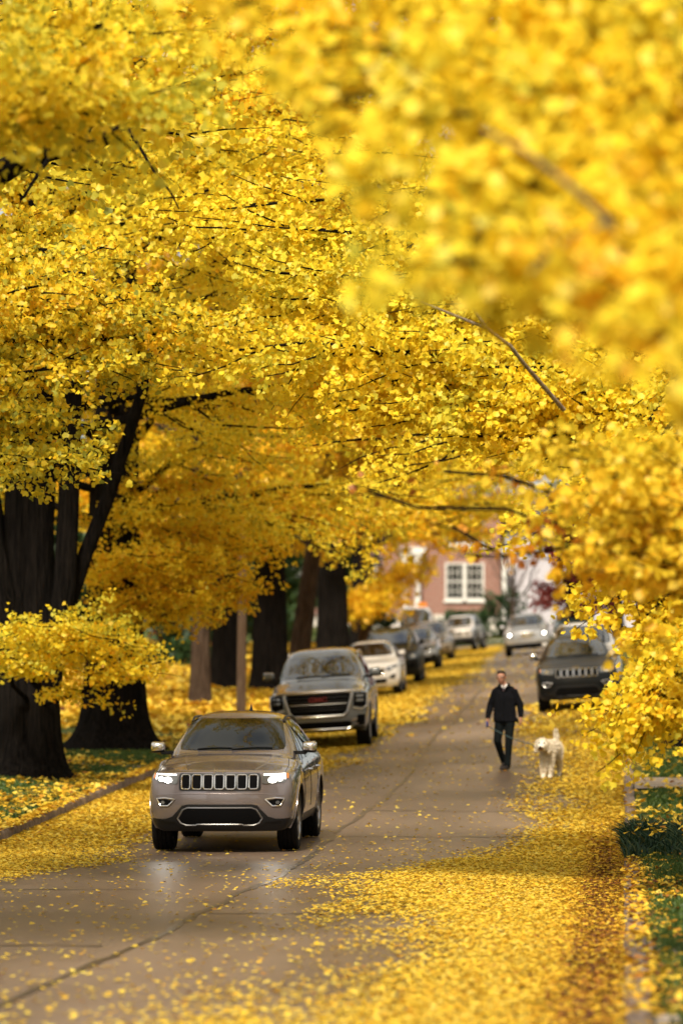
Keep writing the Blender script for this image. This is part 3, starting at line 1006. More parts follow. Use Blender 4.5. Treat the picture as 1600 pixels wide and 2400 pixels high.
        for q in range(spokes):
            for d in (-.13, .13):
                M = Matrix.Rotation(q * 2 * PI / spokes + d, 4, 'X') @ Matrix.Translation((tw * .36, 0, rr * .57)) @ Matrix.Diagonal((.035, rr * .13, rr * .78, 1))
                bmesh.ops.create_cube(bm, size=1, matrix=M)
        bmesh.ops.recalc_face_normals(bm, faces=bm.faces)
        rim = bpy.data.meshes.new('rim'); bm.to_mesh(rim); bm.free(); rim.materials.append(rimmat or ALLOY)
        bd = bmesh.new()
        bmesh.ops.create_cone(bd, cap_ends=True, segments=24, radius1=rr * .62, radius2=rr * .62, depth=.03, matrix=Matrix.Translation((0.02, 0, 0)) @ Matrix.Rotation(PI / 2, 4, 'Y'))
        bmesh.ops.create_cone(bd, cap_ends=True, segments=24, radius1=rr * .89, radius2=rr * .89, depth=.02, matrix=Matrix.Translation((-.06, 0, 0)) @ Matrix.Rotation(PI / 2, 4, 'Y'))
        disc = bpy.data.meshes.new('brake_disc'); bd.to_mesh(disc); bd.free(); disc.materials.append(DARKV)
        for y in (s['ya'], s['ya'] + s['wb']):
            for sg in (-1, 1):
                w = empty('wheel', Vector((sg * (s['W'] - tw / 2 - .02), y, r - .004)) + self.off, (0, 0, 0 if sg > 0 else PI))
                w.parent = self.root
                for nm, me in (('tyre', tyre), ('rim', rim), ('brake_disc', disc)):
                    o = bpy.data.objects.new(nm, me); COL.objects.link(o); o.parent = w
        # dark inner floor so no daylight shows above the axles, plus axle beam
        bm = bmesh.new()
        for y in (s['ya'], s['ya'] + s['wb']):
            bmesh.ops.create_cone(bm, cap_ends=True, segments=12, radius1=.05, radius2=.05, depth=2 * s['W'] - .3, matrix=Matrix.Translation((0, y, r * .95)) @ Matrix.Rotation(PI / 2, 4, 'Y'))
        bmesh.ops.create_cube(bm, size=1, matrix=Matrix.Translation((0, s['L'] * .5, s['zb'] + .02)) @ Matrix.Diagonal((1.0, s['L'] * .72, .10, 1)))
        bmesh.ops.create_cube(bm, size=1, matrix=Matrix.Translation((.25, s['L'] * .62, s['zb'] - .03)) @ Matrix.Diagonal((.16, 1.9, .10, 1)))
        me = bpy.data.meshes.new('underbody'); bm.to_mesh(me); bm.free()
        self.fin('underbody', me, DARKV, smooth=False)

    def arches(self, m, w=.06):
        s = self.sp
        for y in (s['ya'], s['ya'] + s['wb']):
            for ax in ('left', 'right'):
                r0 = s['wrad'] + .055; r1 = r0 + w
                bm = bmesh.new(); pr = None
                for q in range(25):
                    a = R(-12) + R(204) * q / 24
                    z0 = s['wrad'] + .02
                    vs = []
                    for rr in (r0 + .012, r1):
                        yy = y + rr * math.cos(a); zz = z0 + rr * math.sin(a)
                        p, n = self.hit(ax, yy, max(zz, s['zb'] + .03))
                        sg = 1 if ax == 'right' else -1
                        vs.append(bm.verts.new((p.x + sg * .012, yy, zz)))
                    vs.append(bm.verts.new((vs[0].co.x - sg * .10, vs[0].co.y, vs[0].co.z)))
                    vs.append(bm.verts.new((vs[1].co.x - sg * .03, vs[1].co.y, vs[1].co.z)))
                    if pr:
                        bm.faces.new((pr[0], pr[1], vs[1], vs[0])); bm.faces.new((pr[2], pr[0], vs[0], vs[2])); bm.faces.new((pr[1], pr[3], vs[3], vs[1]))
                    pr = vs
                bmesh.ops.recalc_face_normals(bm, faces=bm.faces)
                me = bpy.data.meshes.new('wheel_arch'); bm.to_mesh(me); bm.free()
                self.fin('wheel_arch', me, m)

    def mirrors(self, cap, y, z, x=None, sx=.20, sz=.17):
        s = self.sp
        x = x or s['W'] + .02
        for sg in (-1, 1):
            bm = bmesh.new()
            bmesh.ops.create_cube(bm, size=1, matrix=Matrix.Translation((sg * x, y, z)) @ Matrix.Diagonal((sx, .13, sz, 1)))
            for v in bm.verts:
                if v.co.y < y: v.co.x = sg * x + (v.co.x - sg * x) * .8; v.co.z = z + (v.co.z - z) * .75
                if (v.co.x - sg * x) * sg < 0: v.co.z = z + (v.co.z - z) * .85
            bmesh.ops.bevel(bm, geom=list(bm.edges), offset=.04, segments=3, affect='EDGES', profile=.5)
            me = bpy.data.meshes.new('wing_mirror'); bm.to_mesh(me); bm.free()
            o = self.fin('wing_mirror', me, [cap, PLAST])
            for p in me.polygons:
                c = p.center - self.off
                if c.z < z - sz * .22 or p.normal.y > .8: p.material_index = 1
            bm = bmesh.new()
            bmesh.ops.create_cube(bm, size=1, matrix=Matrix.Translation((sg * (x - sx * .45 - .04), y + .02, z - sz * .42)) @ Matrix.Diagonal((.20, .08, .045, 1)))
            bmesh.ops.bevel(bm, geom=list(bm.edges), offset=.012, segments=2, affect='EDGES')
            me = bpy.data.meshes.new('mirror_arm'); bm.to_mesh(me); bm.free()
            self.fin('mirror_arm', me, PLAST, o)

    def glasshouse(self, ws, y0=None, rear=True, pill=.05, gm=None):
        """windscreen from the front (half widths), side windows, rear window"""
        s = self.sp
        (wb_, zb_, wt, zt) = ws
        scr = self.gridp('windscreen', 'front', [(-wb_, zb_ ), (wb_, zb_), (wt, zt), (-wt, zt)], gm or GLASS, 20, 10, .003, .004, r=.10)
        tb = Tubes()
        for x0, x1 in ((-wb_ * .62, wb_ * .12), (wb_ * .02, wb_ * .75)):
            p = [self.hit('front', x0 + (x1 - x0) * t, zb_ + .012 + .05 * t * (1 - t) + .012 * t)[0] + Vector((0, -.022, .006)) for t in np.linspace(0, 1, 7)]
            tb.add(p, [.009] * 7, 5)
        self.raw('wiper', tb, PLAST)
        bt = s['belt'] + .085; btr = s.get('belt_r', s['belt'] + .06) + .075; zt_ = s['zr'] - .12
        yA = s['yc'] + .42; yT = s['yw'] + .28
        B = s['ya'] + s['wb'] * .52
        C = s['ya'] + s['wb'] * .86
        D = s['yr'] - .12
        for ax in ('left', 'right'):
            self.gridp('side_window', ax, [(yA, bt), (B - pill, bt + .01), (B - pill, zt_), (yT, zt_)], GLASS, 10, 6, .003, .004)
            self.gridp('side_window', ax, [(B + pill, bt + .01), (C, btr - .02), (C - .06, zt_ - .005), (B + pill, zt_)], GLASS, 10, 6, .003, .004)
            if D - C > .35:
                self.gridp('side_window', ax, [(C + .09, btr - .02), (D + .15, btr), (D - .1, zt_ - .05), (C + .04, zt_ - .01)], GLASS, 8, 6, .003, .004)
            # door seams and handles
            pth = [self.path(ax, [(yA - .22, s['zb'] + .2), (yA - .2, bt - .06)], .08, off=.0015), self.path(ax, [(B, s['zb'] + .2), (B, bt - .04)], .08, off=.0015), self.path(ax, [(C + .02, s['zb'] + .5), (C + .03, btr - .08)], .08, off=.0015)]
            [self.tube('door_seam', [q_], .004, DARKV) for q_ in pth]
            for yy in (B - .28, C - .2):
                p = [self.hit(ax, yy + d, bt - .13)[0] + Vector(((1 if ax == 'right' else -1) * h, 0, 0)) for d, h in ((0, 0), (.02, .04), (.16, .04), (.18, 0))]
                self.tube('door_handle', [p], .013, s.get('handle', CHROME))
        if rear:
            self.gridp('rear_window', 'rear', [(-.62, btr + .06), (.62, btr + .06), (s['wr'] * .85, zt_ - .02), (-s['wr'] * .85, zt_ - .02)], GLASS, 12, 6, .003, .004)
            for sg in (-1, 1):
                self.gridp('tail_lamp', 'rear', [(sg * (s['W'] * .62), btr - .22), (sg * s['W'] * .86, btr - .22), (sg * s['W'] * .86, btr - .04), (sg * s['W'] * .64, btr - .04)], REDLAMP, 6, 4)

    def rails(self, m, y0, y1, h=.045):
        s = self.sp
        for sg in (-1, 1):
            x = sg * (s['wr'] - .03)
            pts = []
            for t in np.linspace(0, 1, 11):
                y = y0 + (y1 - y0) * t
                p, n = self.hit('top', x, y)
                pts.append(p + Vector((0, 0, h * (1 if .08 < t < .92 else .1))))
            self.tube('roof_rail', [pts], .018, m, sides=8)

    def text(self, name, txt, size, axis, c, m, width=None, dep=.006, parent=None, off=.008, bold=.012, up=0):
        cu = bpy.data.curves.new(name, 'FONT'); cu.body = txt; cu.size = size; cu.extrude = dep / 2; cu.align_x = 'CENTER'; cu.align_y = 'CENTER'; cu.offset = bold * size
        t = bpy.data.objects.new(name, cu); COL.objects.link(t)
        dg = bpy.context.evaluated_depsgraph_get(); dg.update()
        me = bpy.data.meshes.new_from_object(t.evaluated_get(dg))
        bpy.data.objects.remove(t)
        xs = [v.co.x for v in me.vertices]; w = max(xs) - min(xs)
        sc = (width / w) if width else 1
        p, n = self.hit(axis, *c)
        me.transform(Matrix.Translation(p + Vector((0, -off, up))) @ Matrix.Rotation(PI / 2, 4, 'X') @ Matrix.Diagonal((sc, 1, 1, 1)))
        return self.fin(name, me, m, parent, smooth=False)

    def place(self, u, Yfront, yaw=0.0, lift=0.0):
        s = self.sp
        Yc = Yfront + s['L'] / 2
        X = u + float(shift(Yc))
        dY = s['wb'] / 2
        zf = float(road_z(X, Yc - dY)); zk = float(road_z(X, Yc + dY))
        xl = float(road_z(X - .8, Yc)); xr = float(road_z(X + .8, Yc))
        sl = math.atan2(float(shift(Yc + 3) - shift(Yc - 3)), 6)
        self.root.location = (X, Yc, (zf + zk) / 2 + lift + .008)
        self.root.rotation_euler = (math.atan2(zk - zf, 2 * dY), -math.atan2(xr - xl, 1.6), yaw - sl)


def rrect(x0, x1, z0, z1, r, n=4):
    o = []
    for cx, cz, a0 in ((x1 - r, z1 - r, 0), (x0 + r, z1 - r, 90), (x0 + r, z0 + r, 180), (x1 - r, z0 + r, 270)):
        for q in range(n + 1):
            a = R(a0 + 90 * q / n); o.append((cx + r * math.cos(a), cz + r * math.sin(a)))
    return o


def mirrorx(p): return [(-x, z) for x, z in p][::-1]


SUV = dict(L=4.82, W=.945, wb=2.91, ya=.93, hood_f=1.01, hood_c=1.185, belt=1.02, belt_r=1.10, zr=1.715, wr=.63, yc=1.36, yw=2.12, yr=4.15, ytb=4.62, zb=.29, wrad=.378, clad=.43, chin=.27, rdrop=.07)


def slot_suv(name, label, cat, group, pm, lit, dark=False):
    c = Car(name, label, cat, group, dict(SUV, lev=3 if lit else 2), [pm, PLAST])
    c.arches(PLAST if dark else pm, .05)
    trim = CHROME
    # grille panel with seven slots
    g = c.patch('grille', 'front', rrect(-.512, .512, .784, .995, .03), PLAST, .004, .010)
    paths = []; ins = []
    for q in range(7):
        x = (q - 3) * .1405
        w = .058 if abs(q - 3) < 3 else .054
        paths.append(c.path('front', rrect(x - w, x + w, .802, .976, .026), .03, True, .018))
    t = c.tube('slot_trim', paths, .0085, trim, g)
    for q in range(7):
        x = (q - 3) * .1405
        c.patch('slot_mesh', 'front', rrect(x - .052, x + .052, .808, .97, .024), DARKV, .013, .004, g, seg=.05)
    for sg in (-1, 1):
        f = (lambda p: p) if sg > 0 else mirrorx
        lamp = c.patch('headlight', 'front', f([(.528, .875), (.56, .865), (.80, .885), (.825, .93), (.818, .992), (.528, .995)]), LENS if not lit else LENS, .003, .010, seg=.05)
        if lit:
            c.patch('daytime_strip', 'front', f([(.545, .968), (.79, .975), (.80, .92), (.815, .92), (.808, .988), (.545, .986)]), DRL, .012, .004, lamp, seg=.05)
            c.patch('projector', 'front', f([(.655 + .050 * math.cos(a), .912 + .034 * math.sin(a)) for a in np.arange(0, 2 * PI, .25)]), LAMPON, .012, .008, lamp, seg=.05)
            c.patch('projector', 'front', f([(.745 + .030 * math.cos(a), .925 + .028 * math.sin(a)) for a in np.arange(0, 2 * PI, .5)]), LAMPON, .012, .008, lamp, seg=.05)
        else:
            c.patch('projector', 'front', f([(.69 + .05 * math.cos(a), .93 + .04 * math.sin(a)) for a in np.arange(0, 2 * PI, .5)]), CHROME, .012, .006, lamp, seg=.05)
        c.patch('turn_signal', 'front', f([(.826, .93), (.845, .93), (.838, .985), (.822, .988)]), AMBLAMP, .004, .010, lamp, seg=.05)
        # fog lamp pocket
        fg = c.patch('fog_lamp', 'front', f([(.60, .655), (.655, .598), (.745, .598), (.795, .67), (.70, .680)]), DARKV, .004, .004)
        c.tube('fog_trim', [c.path('front', f([(.565, .675), (.655, .592), (.75, .592), (.80, .682), (.70, .690)]), .04, True, .008)], .010, SATIN if dark else trim, fg)
        c.patch('fog_bulb', 'front', f([(.72 + .025 * math.cos(a), .635 + .022 * math.sin(a)) for a in np.arange(0, 2 * PI, .6)]), LENS, .010, .004, fg)
    # crease above the bumper and black lower mouth
    fr = c.patch('front_bumper', 'front', [(-.57, .40), (-.50, .335), (.50, .335), (.57, .40), (.66, .40), (.76, .415), (.70, .43), (.60, .46), (.47, .60), (.40, .615), (-.40, .615), (-.47, .60), (-.60, .46), (-.70, .43), (-.76, .415), (-.66, .40)], PLAST, .003, .012)
    c.patch('lower_mouth', 'front', [(-.47, .385), (-.42, .375), (.42, .375), (.47, .385), (.505, .44), (.44, .545), (.38, .56), (-.38, .56), (-.44, .545), (-.505, .44)], DARKV, .016, .004, fr)
    c.tube('mouth_trim', [c.path('front', [(-.53, .44), (-.46, .55), (-.40, .573), (.40, .573), (.46, .55), (.53, .44), (.49, .385), (.42, .358), (.30, .358), (.28, .37), (-.28, .37), (-.30, .358), (-.42, .358), (-.49, .385)], .05, True, .016)], .010, ALLOY if not dark else PLAST, fr)
    c.tube('bumper_crease', [c.path('front', [(-.80, .728), (-.5, .742), (0, .748), (.5, .742), (.80, .728)], .05, False, -.001)], .006, pm)
    c.glasshouse((.705, 1.245, .575, 1.635), gm=GLASS2 if lit else GLASS)
    # bonnet seams
    for sg in (-1, 1):
        c.tube('bonnet_seam', [c.path('top', [(sg * .80, .32), (sg * .80, .8), (sg * .76, 1.3)], .08, False, .001)], .004, DARKV)
        c.tube('bonnet_ridge', [c.path('top', [(sg * .42, .30), (sg * .50, .8), (sg * .56, 1.25)], .08, False, -.004)], .010, pm)
    c.text('emblem', 'Jeep', .07, 'front', (0, .998), CHROME, .15, .010, up=.040)
    c.mirrors(CHROME if not dark else CHROME, 1.72, 1.275, .985)
    c.rails(PLAST if not dark else SATIN, 2.3, 4.25)
    # shark fin aerial
    bm = bmesh.new()
    bmesh.ops.create_cone(bm, cap_ends=True, segments=10, radius1=.06, radius2=.008, depth=.09, matrix=Matrix.Translation((0, 3.95, 1.735)) @ Matrix.Diagonal((.45, 1.4, 1, 1)))
    me = bpy.data.meshes.new('aerial'); bm.to_mesh(me); bm.free(); c.fin('aerial', me, PLAST)
    c.wheels()
    return c


P_SILVER = paint('paint_champagne', (0.215, 0.185, 0.188), 0.5, 0.24)
P_BLACK = paint('paint_black', (0.003, 0.004, 0.005), 0.0, 0.4, 0.12)
P_GREY = paint('paint_graphite', (0.20, 0.215, 0.235), 0.35, 0.26)
P_WHITE = paint('paint_white', (0.86, 0.84, 0.81), 0.0, 0.4)
P_GOLD = paint('paint_gold', (0.52, 0.43, 0.31), 0.5, 0.3)
P_LSILV = paint('paint_silver', (0.48, 0.48, 0.48), 0.6, 0.3)
P_PEARL = paint('paint_pearl', (0.66, 0.62, 0.58), 0.3, 0.35)
P_GREEN = paint('paint_green', (0.03, 0.06, 0.045), 0.3, 0.3)

GRP = 'vehicles standing along the street'
main_suv = slot_suv('parked_car', 'champagne silver suv driving with headlights lit and seven chrome grille slots', 'car', None, P_SILVER, True)
main_suv.root.name = 'moving_car'
main_suv.place(-5.03, 47.95, R(-.4))
for sg in (-1, 1):
    ld = bpy.data.lights.new('headlamp_beam', 'SPOT'); ld.energy = 9; ld.spot_size = R(60); ld.spot_blend = 1; ld.shadow_soft_size = .06; ld.color = (1.0, .94, .84)
    lo = bpy.data.objects.new('headlamp_beam', ld); COL.objects.link(lo); lo.parent = main_suv.root
    lo.location = Vector((sg * .68, -.06, .93)) + main_suv.off
    lo.rotation_euler = Vector((0, 1, .02)).to_track_quat('Z', 'Y').to_euler()
blk = slot_suv('parked_car', 'black suv with chrome grille slots parked against the right kerb, behind the man and dog', 'car', GRP, P_BLACK, False, True)
blk.place(-1.0, 89.0, R(.3))


# large graphite suv with the broad barred grille
def big_suv():
    sp = dict(L=5.33, W=1.0, wb=3.07, ya=.98, hood_f=1.16, hood_c=1.345, belt=1.17, belt_r=1.22, zr=1.985, wr=.74, yc=1.42, yw=2.12, yr=4.75, ytb=5.16, zb=.34, wrad=.41, clad=.42, chin=.36, nw=.86, plan=.10, nose=(.09, .02, 0, .01, .03), rdrop=.04)
    c = Car('parked_car', 'large graphite grey suv with wide barred chrome grille parked behind the silver suv', 'car', GRP, sp, [P_GREY, PLAST])
    c.arches(P_GREY, .05)
    g = c.patch('grille', 'front', [(-.48, .68), (.48, .68), (.55, .74), (.64, 1.06), (.62, 1.10), (-.62, 1.10), (-.64, 1.06), (-.55, .74)], DARKV, .004, .008)
    c.tube('grille_surround', [c.path('front', [(-.50, .66), (.50, .66), (.585, .74), (.68, 1.06), (.66, 1.13), (-.66, 1.13), (-.68, 1.06), (-.585, .74)], .06, True, .012)], .026, SATIN, g, 8)
    bars = []
    for z, w in ((.78, .53), (.84, .56), (.96, .585), (1.03, .61)):
        bars.append(c.path('front', [(-w, z), (w, z)], .08, False, .016))
    c.tube('grille_bar', bars, .011, PLAST, g, 8)
    c.tube('grille_blade', [c.path('front', [(-.57, .90), (.57, .90)], .08, False, .022)], .010, SATIN, g, 8)
    c.text('emblem', 'GMC', .12, 'front', (0, .99), pbr('badge_red', (.22, .02, .02), .4), .37, .012, g, .045, .03)
    c.tube('bonnet_edge', [c.path('front', [(-.86, 1.125), (-.68, 1.15), (0, 1.16), (.68, 1.15), (.86, 1.125)], .06, False, .004)], .014, CHROME)
    for sg in (-1, 1):
        f = (lambda p: p) if sg > 0 else mirrorx
        h = c.patch('headlight', 'front', f([(.70, .84), (.90, .80), (.945, .86), (.95, 1.09), (.72, 1.10)]), DARKV, .004, .010)
        c.patch('lens_bar', 'front', f([(.76, 1.01), (.90, 1.01), (.90, 1.06), (.76, 1.06)]), LENS, .014, .004, h)
        c.patch('lens_bar', 'front', f([(.76, .92), (.90, .92), (.90, .97), (.76, .97)]), LENS, .014, .004, h)
        c.tube('lamp_trim', [c.path('front', f([(.70, .80), (.86, .765), (.955, .83), (.965, 1.08)]), .05, False, .010)], .020, SATIN, h)
        fg = c.patch('fog_lamp', 'front', f([(.72, .44), (.90, .46), (.92, .66), (.78, .66)]), DARKV, .004, .006)
        c.patch('fog_trim', 'front', f([(.66, .53), (.76, .55), (.77, .60), (.70, .605), (.64, .58)]), CHROME, .010, .008, fg)
        c.patch('fog_trim', 'front', f([(.70, .47), (.78, .475), (.78, .50), (.72, .50)]), CHROME, .010, .008, fg)
    bp = c.patch('front_bumper', 'front', [(-.60, .42), (.60, .42), (.66, .50), (.60, .545), (-.60, .545), (-.66, .50)], DARKV, .004, .006)
    c.tube('bumper_bar', [c.path('front', [(-.66, .425), (-.58, .40), (.58, .40), (.66, .425)], .06, False, .012)], .018, CHROME, bp)
    c.tube('grille_foot', [c.path('front', [(-.34, .655), (.34, .655)], .06, False, .03)], .016, CHROME, bp)
    c.glasshouse((.80, 1.405, .68, 1.81))
    c.mirrors(P_GREY, 1.86, 1.46, 1.09, .24, .20)
    c.rails(CHROME, 2.5, 4.9, .06)
    c.wheels(ALLOY, 6, .28)
    return c


big_suv().place(-6.10, 77.0, R(1.0))


def plain_suv(label, pm, dims, grille, lamps, lit=False, cap=None, rails=None, clad=.40, gm=DARKV, bars=0, name='parked_car', ws=None, cat='car', group=GRP, fog=True):
    sp = dict(SUV); sp.update(dims); sp['clad'] = clad
    c = Car(name, label, cat, group, sp, [pm, PLAST])
    c.arches(PLAST if clad > .45 else pm, .05)
    g = c.patch('grille', 'front', grille, gm, .004, .008)
    if bars:
        z0 = min(z for x, z in grille); z1 = max(z for x, z in grille); wmax = max(x for x, z in grille) * .86
        c.tube('grille_bar', [c.path('front', [(-wmax, z0 + (z1 - z0) * (q + 1) / (bars + 1)), (wmax, z0 + (z1 - z0) * (q + 1) / (bars + 1))], .08, False, .012) for q in range(bars)], .009, CHROME, g)
    c.tube('grille_surround', [c.path('front', grille, .05, True, .008)], .012, CHROME, g)
    for sg in (-1, 1):
        f = (lambda p: p) if sg > 0 else mirrorx
        h = c.patch('headlight', 'front', f(lamps), LENS, .004, .010)
        cx = sum(x for x, z in lamps) / len(lamps); cz = sum(z for x, z in lamps) / len(lamps)
        c.patch('projector', 'front', f([(cx + .05 * math.cos(a), cz + .04 * math.sin(a)) for a in np.arange(0, 2 * PI, .5)]), LAMPON if lit else CHROME, .014, .006, h)
        if fog:
            c.patch('fog_lamp', 'front', f([(.56, sp['zb'] + .22), (.74, sp['zb'] + .20), (.78, sp['zb'] + .33), (.70, sp['zb'] + .33)]), DARKV, .004, .006)
    b = c.patch('front_bumper', 'front', [(-.48, sp['zb'] + .10), (.48, sp['zb'] + .10), (.54, sp['zb'] + .22), (-.54, sp['zb'] + .22)], DARKV, .004, .006)
    if ws is None:
        ws = (sp['W'] * .76, sp['hood_c'] + .06, sp['wr'] * .95, sp['zr'] - .08)
    c.glasshouse(ws)
    c.mirrors(cap or pm, sp['yc'] + .38, sp['belt'] + .22, sp['W'] + .03)
    if rails: c.rails(rails, sp['yw'] + .2, sp['yr'] + .05)
    c.wheels()
    return c


gr_wide = [(-.50, .74), (.50, .74), (.58, .94), (-.58, .94)]
white = plain_suv('white crossover half hidden behind the graphite suv', P_WHITE, dict(L=4.6, W=.92, hood_f=.96, hood_c=1.10, belt=.98, belt_r=1.06, zr=1.60, wr=.60, plan=.22, nw=.74, ya=.9, wb=2.7, yc=1.2, yw=1.98, yr=3.9, ytb=4.4, wrad=.35),
                  [(-.40, .62), (.40, .62), (.50, .80), (-.50, .80)], [(.50, .74), (.62, .72), (.84, .84), (.82, .90), (.56, .84)], rails=None, clad=.0)
white.place(-7.05, 110.5)
blk2 = plain_suv('black boxy suv with tall windscreen and pale headlight behind the white crossover', P_BLACK, dict(L=4.9, W=.97, hood_f=1.10, hood_c=1.26, belt=1.10, belt_r=1.14, zr=1.87, wr=.72, plan=.10, nw=.86, nose=(.08, .02, 0, .01, .03), zb=.34, wrad=.40), [(-.52, .80), (.52, .80), (.56, 1.02), (-.56, 1.02)], [(.62, .82), (.88, .82), (.90, 1.00), (.62, 1.02)], rails=SATIN, bars=2, clad=.5)
blk2.place(-7.05, 124)
sil = plain_suv('silver hatchback suv with dark bumper third from the far end of the left row', P_LSILV, dict(L=4.6, W=.92, zr=1.72, hood_f=.98, hood_c=1.13, wr=.62, plan=.18, nw=.78, wrad=.36, yr=3.95, ytb=4.4, wb=2.7), gr_wide, [(.54, .80), (.80, .82), (.86, .95), (.56, .95)], bars=1, clad=.56)
sil.place(-7.2, 148)
gold = plain_suv('beige gold suv parked just before the squarish off roader', P_GOLD, dict(L=4.7, W=.92, zr=1.80, hood_f=1.02, hood_c=1.17, belt=1.04, wr=.64, plan=.16, nw=.80, wrad=.37, yr=4.0, ytb=4.5, wb=2.75), gr_wide, [(.56, .80), (.82, .82), (.86, .98), (.58, .98)], bars=1, rails=SATIN, clad=0.40)
gold.place(-7.3, 168)


def off_roader():
    sp = dict(L=4.5, W=.80, wb=2.9, ya=.72, hood_f=1.14, hood_c=1.24, belt=1.20, belt_r=1.22, zr=1.84, wr=.66, yc=1.35, yw=1.72, yr=4.1, ytb=4.3, zb=.50, wrad=.42, clad=.52, chin=.56, nw=.93, plan=.04, nose=(.04, .01, 0, 0, .0), rdrop=.02)
    c = Car('parked_car', 'pale squarish off roader with upright windscreen at the far end of the left row', 'car', GRP, sp, [P_PEARL, PLAST])
    g = c.patch('grille', 'front', rrect(-.48, .48, .74, 1.06, .04), P_PEARL, .004, .014)
    for q in range(7):
        x = (q - 3) * .092
        c.patch('slot_mesh', 'front', rrect(x - .028, x + .028, .80, 1.02, .02), DARKV, .020, .004, g, seg=.06)
    for sg in (-1, 1):
        f = (lambda p: p) if sg > 0 else mirrorx
        h = c.patch('headlight', 'front', f([(.56 + .09 * math.cos(a), .93 + .09 * math.sin(a)) for a in np.arange(0, 2 * PI, .4)]), LENS, .006, .02)
        # box fenders
        bm = bmesh.new()
        for yy in (sp['ya'], sp['ya'] + sp['wb']):
            pr = [(-.62, -.10), (-.56, .22), (-.42, .46), (-.2, .50), (.28, .50), (.46, .40), (.60, .06)]
            prev = None
            for (dy, dz) in pr:
                vs = [bm.verts.new((sg * x, yy + dy, .46 + dz + z)) for x, z in ((.74, 0), (.95, -.01), (.95, -.05), (.74, -.05))]
                if prev:
                    for q in range(4): bm.faces.new((prev[q], prev[(q + 1) % 4], vs[(q + 1) % 4], vs[q]))
                prev = vs
        bmesh.ops.recalc_face_normals(bm, faces=bm.faces)
        me = bpy.data.meshes.new('wheel_arch'); bm.to_mesh(me); bm.free(); c.fin('wheel_arch', me, PLAST, smooth=False)
    bm = bmesh.new()
    bmesh.ops.create_cube(bm, size=1, matrix=Matrix.Translation((0, -.08, .62)) @ Matrix.Diagonal((1.75, .18, .20, 1)))
    bmesh.ops.bevel(bm, geom=list(bm.edges), offset=.03, segments=2, affect='EDGES')
    me = bpy.data.meshes.new('front_bumper'); bm.to_mesh(me); bm.free(); c.fin('front_bumper', me, PLAST)
    c.glasshouse((.60, 1.30, .58, 1.74))
    c.mirrors(PLAST, 1.6, 1.36, .90)
    sp['W'] = .93
    c.wheels(ALLOY, 5, .26)
    return c


off_roader().place(-6.55, 190, R(-7))
bui = plain_suv('silver grey suv with oval chrome grille and bright headlights on the far street', P_LSILV, dict(L=5.1, W=1.0, hood_f=1.02, hood_c=1.18, zr=1.76, wr=.66, plan=.20, nw=.78, wrad=.38, yr=4.4, ytb=4.9, wb=3.0), [(.42 * math.cos(a), .86 + .12 * math.sin(a)) for a in np.arange(0, 2 * PI, .4)], [(.56, .80), (.82, .80), (.90, .94), (.62, 1.0)], gm=CHROME, lit=True, bars=0, clad=.52, name='moving_car', group=None, fog=False)
bui.place(-3.05, 163)
wv = plain_suv('white suv mostly hidden right behind the black suv at the right kerb', P_WHITE, dict(L=4.9, W=.97, hood_f=1.08, hood_c=1.24, belt=1.10, belt_r=1.14, zr=1.86, wr=.70, plan=.12, nw=.84, zb=.33, wrad=.39), gr_wide, [(.60, .82), (.86, .84), (.88, .98), (.62, 1.0)], rails=None)
wv.place(-.85, 100)
gv = plain_suv('dark green car on the right kerb beyond the oval grilled suv', P_GREEN, dict(L=4.6, W=.92, zr=1.70, wr=.60, plan=.2, nw=.76), gr_wide, [(.54, .80), (.80, .82), (.86, .95), (.56, .95)])
gv.place(-1.1, 176)


def van():
    sp = dict(L=5.6, W=1.0, wb=3.4, ya=.95, hood_f=1.20, hood_c=1.38, belt=1.28, belt_r=1.35, zr=2.45, wr=.80, yc=1.0, yw=1.75, yr=5.3, ytb=5.45, zb=.3, wrad=.36, clad=.36, plan=.14, nw=.84, rdrop=.02)
    c = plain_suv('white high roofed van behind the beige suv with an orange box on its roof', P_WHITE, sp, gr_wide, [(.62, .80), (.86, .84), (.88, 1.05), (.64, 1.05)], cat='van', clad=.36)
    c.root.name = 'parked_van'
    bm = bmesh.new()
    bmesh.ops.create_cube(bm, size=1, matrix=Matrix.Translation((.35, 2.3, 2.56)) @ Matrix.Diagonal((.5, .3, .22, 1)))
    bmesh.ops.bevel(bm, geom=list(bm.edges), offset=.04, segments=2, affect='EDGES')
    me = bpy.data.meshes.new('roof_beacon'); bm.to_mesh(me); bm.free(); c.fin('roof_beacon', me, AMBLAMP)
    return c


van().place(-8.9 , 188)

